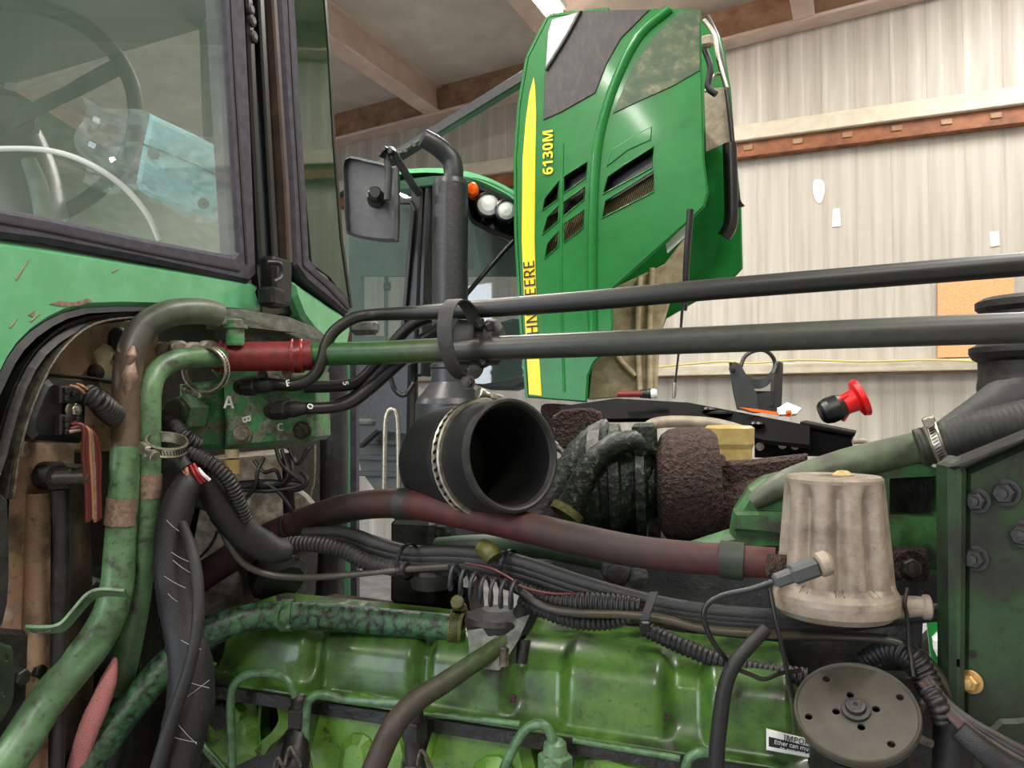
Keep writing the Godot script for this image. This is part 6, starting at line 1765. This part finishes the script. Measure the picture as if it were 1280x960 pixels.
func loose_things() -> void:
	var nw: Vector3 = W2[0]
	var xw := Vector3.UP.cross(nw).normalized()
	var h: Vector3 = H2[0]
	# ---- welding helmet lying on the far tractor
	var at := P(948, 520, 2.86)
	var w := thing("welding_helmet", "dark grey welding helmet with its headband raised, on the black engine cover", "helmet", at)
	var sh := begin()
	var rings := []
	var rows2 := [[0, 512, 921, 974, 0.05], [0, 490, 916, 976, 0.07], [0, 470, 912, 978, 0.085], [0, 458, 911, 979, 0.09]]
	for q in rows2:
		var r := []
		for i in range(25):
			var a := PI * i / 24.0
			var cx: float = (q[2] + q[3]) * 0.5
			var hw: float = (q[3] - q[2]) * 0.5
			r.append(P(cx - cos(a) * hw, q[1] - 6.0 * (1.0 - sin(a)) * (1.0 if q[1] < 480 else 0.0), 2.9) + (CO - at).normalized() * (sin(a) * q[4]))
		rings.append(r)
	for k in range(3):
		for i in range(24):
			# the open front between the cheeks dips down
			var lo0 := 1.0
			var a: Vector3 = rings[k][i]
			var b: Vector3 = rings[k][i + 1]
			var c: Vector3 = rings[k + 1][i + 1]
			var d: Vector3 = rings[k + 1][i]
			if k >= 1 and i > 6 and i < 19:
				continue
			var nn := (b - a).cross(d - a).normalized()
			if nn.dot(CO - a) < 0: nn = -nn
			quad(sh, a, b, c, d, nn)
			var dn := nn * 0.006
			quad(sh, a - dn, b - dn, c - dn, d - dn, -nn)
	obj(w, "shell", sh, "helmet")
	var cheek := begin()
	slab(cheek, [P(922, 512, 2.82), P(911, 460, 2.84), P(918, 452, 2.84), P(926, 456, 2.83), P(946, 492, 2.80), P(948, 516, 2.79)], 0.012)
	obj(w, "cheek", cheek, "helmet")
	var ch2 := begin()
	slab(ch2, [P(966, 508, 2.82), P(968, 466, 2.84), P(974, 451, 2.86), P(979, 456, 2.88), P(977, 512, 2.88)], 0.012)
	obj(w, "cheek", ch2, "helmet")
	sl(w, "chin", "helmet", [P(924, 484, 2.84), P(946, 493, 2.81), P(978, 486, 2.84), P(976, 514, 2.83), P(944, 516, 2.80), P(924, 511, 2.83)], 0.02)
	var hb := begin()
	tube(hb, [P(926, 458, 2.86), P(931, 446, 2.87), P(942, 439, 2.88), P(955, 438, 2.88), P(965, 445, 2.88), P(969, 456, 2.88), P(966, 466, 2.87)], [0.0075, 0.0075, 0.0075, 0.0075, 0.0075, 0.0075, 0.0075], {"seg": 8})
	obj(w, "headband", hb, "black_satin")
	var h2 := begin()
	strap(h2, [P(930, 476, 2.9), P(945, 480, 2.92), P(956, 478, 2.92), P(966, 468, 2.9)], Vector3(0, 0.035, 0), 0.006)
	obj(w, "strap", h2, "cab_grey")
	lt(w, "knob", "black_paint", P(916, 463, 2.815), CO - at, [0, 0.011, 0.008, 0.010, 0.009, 0], 16)
	# ---- red funnel with black boot
	var fa := P(1040, 522, 2.72)
	var f := thing("funnel", "red and black funnel lying on its side at the end of the engine cover", "funnel", fa)
	var fx := (P(1080, 498, 2.70) - P(1032, 516, 2.72)).normalized()
	var f0 := P(1034, 514, 2.72)
	lt(f, "black_bowl", "funnel_black", f0 - fx * 0.045, fx + Vector3(0, 0, 0.0), [0.02, 0.0, 0.02, 0.030, 0.03, 0.040, 0.05, 0.046, 0.085, 0.045, 0.105, 0.036, 0.115, 0.03], 32)
	lt(f, "red_cone", "funnel_red", f0 + fx * 0.045, fx + Vector3(0, 0.05, 0), [0, 0.030, 0.015, 0.036, 0.055, 0.040, 0.062, 0.062, 0.078, 0.068, 0.080, 0.066, 0.066, 0.056, 0.058, 0.035], 36)
	sl(f, "red_web", "funnel_red", [P(1048, 520, 2.70), P(1062, 500, 2.70), P(1066, 512, 2.70), P(1056, 527, 2.70)], 0.02)
	bx(f, "red_lip", "funnel_red", P(1052, 498, 2.69), Vector3(0.05, 0.012, 0.02), Basis(Vector3(0, 0, 1), 0.5), 0.004)
	# ---- small things beside the helmet
	sl_thing("orange_strap", "flat orange strap in front of the welding helmet", "strap", "orange", [P(924, 509, 2.78), P(944, 511, 2.77), P(972, 515, 2.75), P(990, 518, 2.74), P(988, 521, 2.74), P(940, 514, 2.77)], 0.008)
	var pk := thing("plastic_packet", "crumpled clear plastic packet beside the welding helmet", "packet", P(988, 516, 2.76))
	var pst := begin()
	slab(pst, [P(972, 510, 2.76), P(984, 503, 2.77), P(1002, 510, 2.76), P(996, 517, 2.74), P(974, 518, 2.74)], 0.012)
	obj(pk, "pouch", pst, "lamp_white")
	bx(pk, "orange_cap", "orange", P(986, 515, 2.735), Vector3(0.02, 0.014, 0.01), Basis(), 0.003)
	bx(pk, "blue_label", "display_case", P(973, 513, 2.735), Vector3(0.008, 0.02, 0.008), Basis(), 0.002)
	# ---- torch lying on the far engine
	var to := thing("torch", "red and black torch with a bright end, lying under the raised bonnet", "torch", P(795, 498, 3.0))
	var ta := (P(818, 492, 2.98) - P(770, 493, 3.02)).normalized()
	lt(to, "body", "red_sleeve", P(772, 493, 3.02), ta, [0, 0.0, 0, 0.012, 0.09, 0.013, 0.095, 0.015], 18)
	lt(to, "head", "funnel_black", P(800, 492.4, 3.0), ta, [0, 0.016, 0.03, 0.018, 0.04, 0.02, 0.045, 0.018], 18)
	lt(to, "lens", "lamp_white", P(814, 492.1, 2.985), ta, [0, 0.018, 0.012, 0.020, 0.022, 0.014, 0.024, 0], 18)
	# ---- on the end wall
	var ob := plate(self, "chipboard_sheet", "osb", W2, 0.06, [1172, 346, 1268, 340, 1268, 445, 1172, 447], 0.02, 0.002)
	tag(ob, "orange brown chipboard sheet leaning on the lower girt of the wall", "board")
	var cd := tb(self, "yellow_cord", "yellowish_cord", [820, 459, 7.95, 1.2, 900, 452, 7.75, 1.2, 940, 454, 7.65, 1.2, 1000, 450, 7.5, 1.2, 1080, 452, 7.3, 1.2, 1160, 450, 7.1, 1.2, 1230, 452, 6.95, 1.2], {"seg": 6})
	tag(cd, "thin yellow cord lying along the lower girt of the wall", "cord")
	var patch := [[curve_px([1017, 226, 1024, 224, 1030, 228, 1031, 240, 1026, 254, 1019, 250, 1016, 238], 3), "rounded white patch high on the wall, nearest the raised bonnet"], [[1041, 261, 1050, 260, 1051, 283, 1040, 284], "oblong white patch just below the rounded one"], [[1237, 290, 1249, 289, 1250, 307, 1238, 309], "square white patch above the chipboard sheet"]]
	for q in patch:
		var p := plate(self, "wall_patch", "tape", W2, 0.012, q[0], 0.012, 0.004)
		tag(p, q[1], "patch", "white repair patches on the wall")
	# ---- boxed display in plastic, inside the near cab
	var dp := P(222, 205, 1.42)
	var ds := thing("display_unit", "pale blue boxed display wrapped in clear plastic behind the windscreen", "display", dp)
	var dn := (CO - dp).normalized()
	var fr := basis_z(dn)
	var D := [dn, dn.dot(dp)]
	var f3 := Transform3D(fr, dp)
	var loc := func(px: Array) -> PackedVector2Array:
		var out := PackedVector2Array()
		for i in range(0, px.size(), 2):
			var q: Vector3 = on(D, px[i], px[i + 1]) - dp
			out.append(Vector2(q.dot(fr.x), q.dot(fr.y)))
		return out
	var st := begin()
	prism(st, f3, loc.call(curve_px([186, 150, 196, 146, 278, 186, 286, 198, 270, 264, 260, 272, 186, 246, 172, 232, 172, 218], 2)), 0.07, 0.008)
	obj(ds, "case", st, "display_case")
	var seam := begin()
	tube(seam, [on(D, 178, 180, 0.002), on(D, 230, 200, 0.003), on(D, 278, 222, 0.002)], [0.0014, 0.0014, 0.0014], {"seg": 6})
	obj(ds, "seam", seam, "cab_dash")
	for q in [[278, 202], [254, 254], [192, 192]]:
		lt(ds, "knob", "cab_dash", on(D, q[0], q[1], 0.0), dn, [0, 0.010, 0.006, 0.009, 0.007, 0], 16)
	var fm := begin()
	var nx := 22
	var ny := 16
	var gp := []
	for i in range(nx + 1):
		var r := []
		for k in range(ny + 1):
			var u := float(i) / nx
			var v := float(k) / ny
			var px := lerpf(100, 292, u) + 8.0 * sin(v * 9.0)
			var py := lerpf(118, 226, v) + u * 62.0 + 6.0 * sin(u * 11.0)
			r.append(on(D, px, py, 0.016 + 0.012 * sin(i * 1.9 + k * 0.7) * sin(k * 2.3) + 0.016 * rng.randf()))
		gp.append(r)
	for i in range(nx):
		for k in range(ny):
			var nn: Vector3 = ((gp[i + 1][k] - gp[i][k]) as Vector3).cross(gp[i][k + 1] - gp[i][k]).normalized()
			if nn.dot(dn) < 0: nn = -nn
			quad(fm, gp[i][k], gp[i + 1][k], gp[i + 1][k + 1], gp[i][k + 1], nn)
	obj(ds, "plastic_wrap", fm, "plastic_film")


func sl_thing(called: String, label: String, category: String, mat: String, pts: Array, thick: float) -> void:
	var st := begin()
	slab(st, pts, thick)
	var o := obj(self, called, st, mat)
	tag(o, label, category)
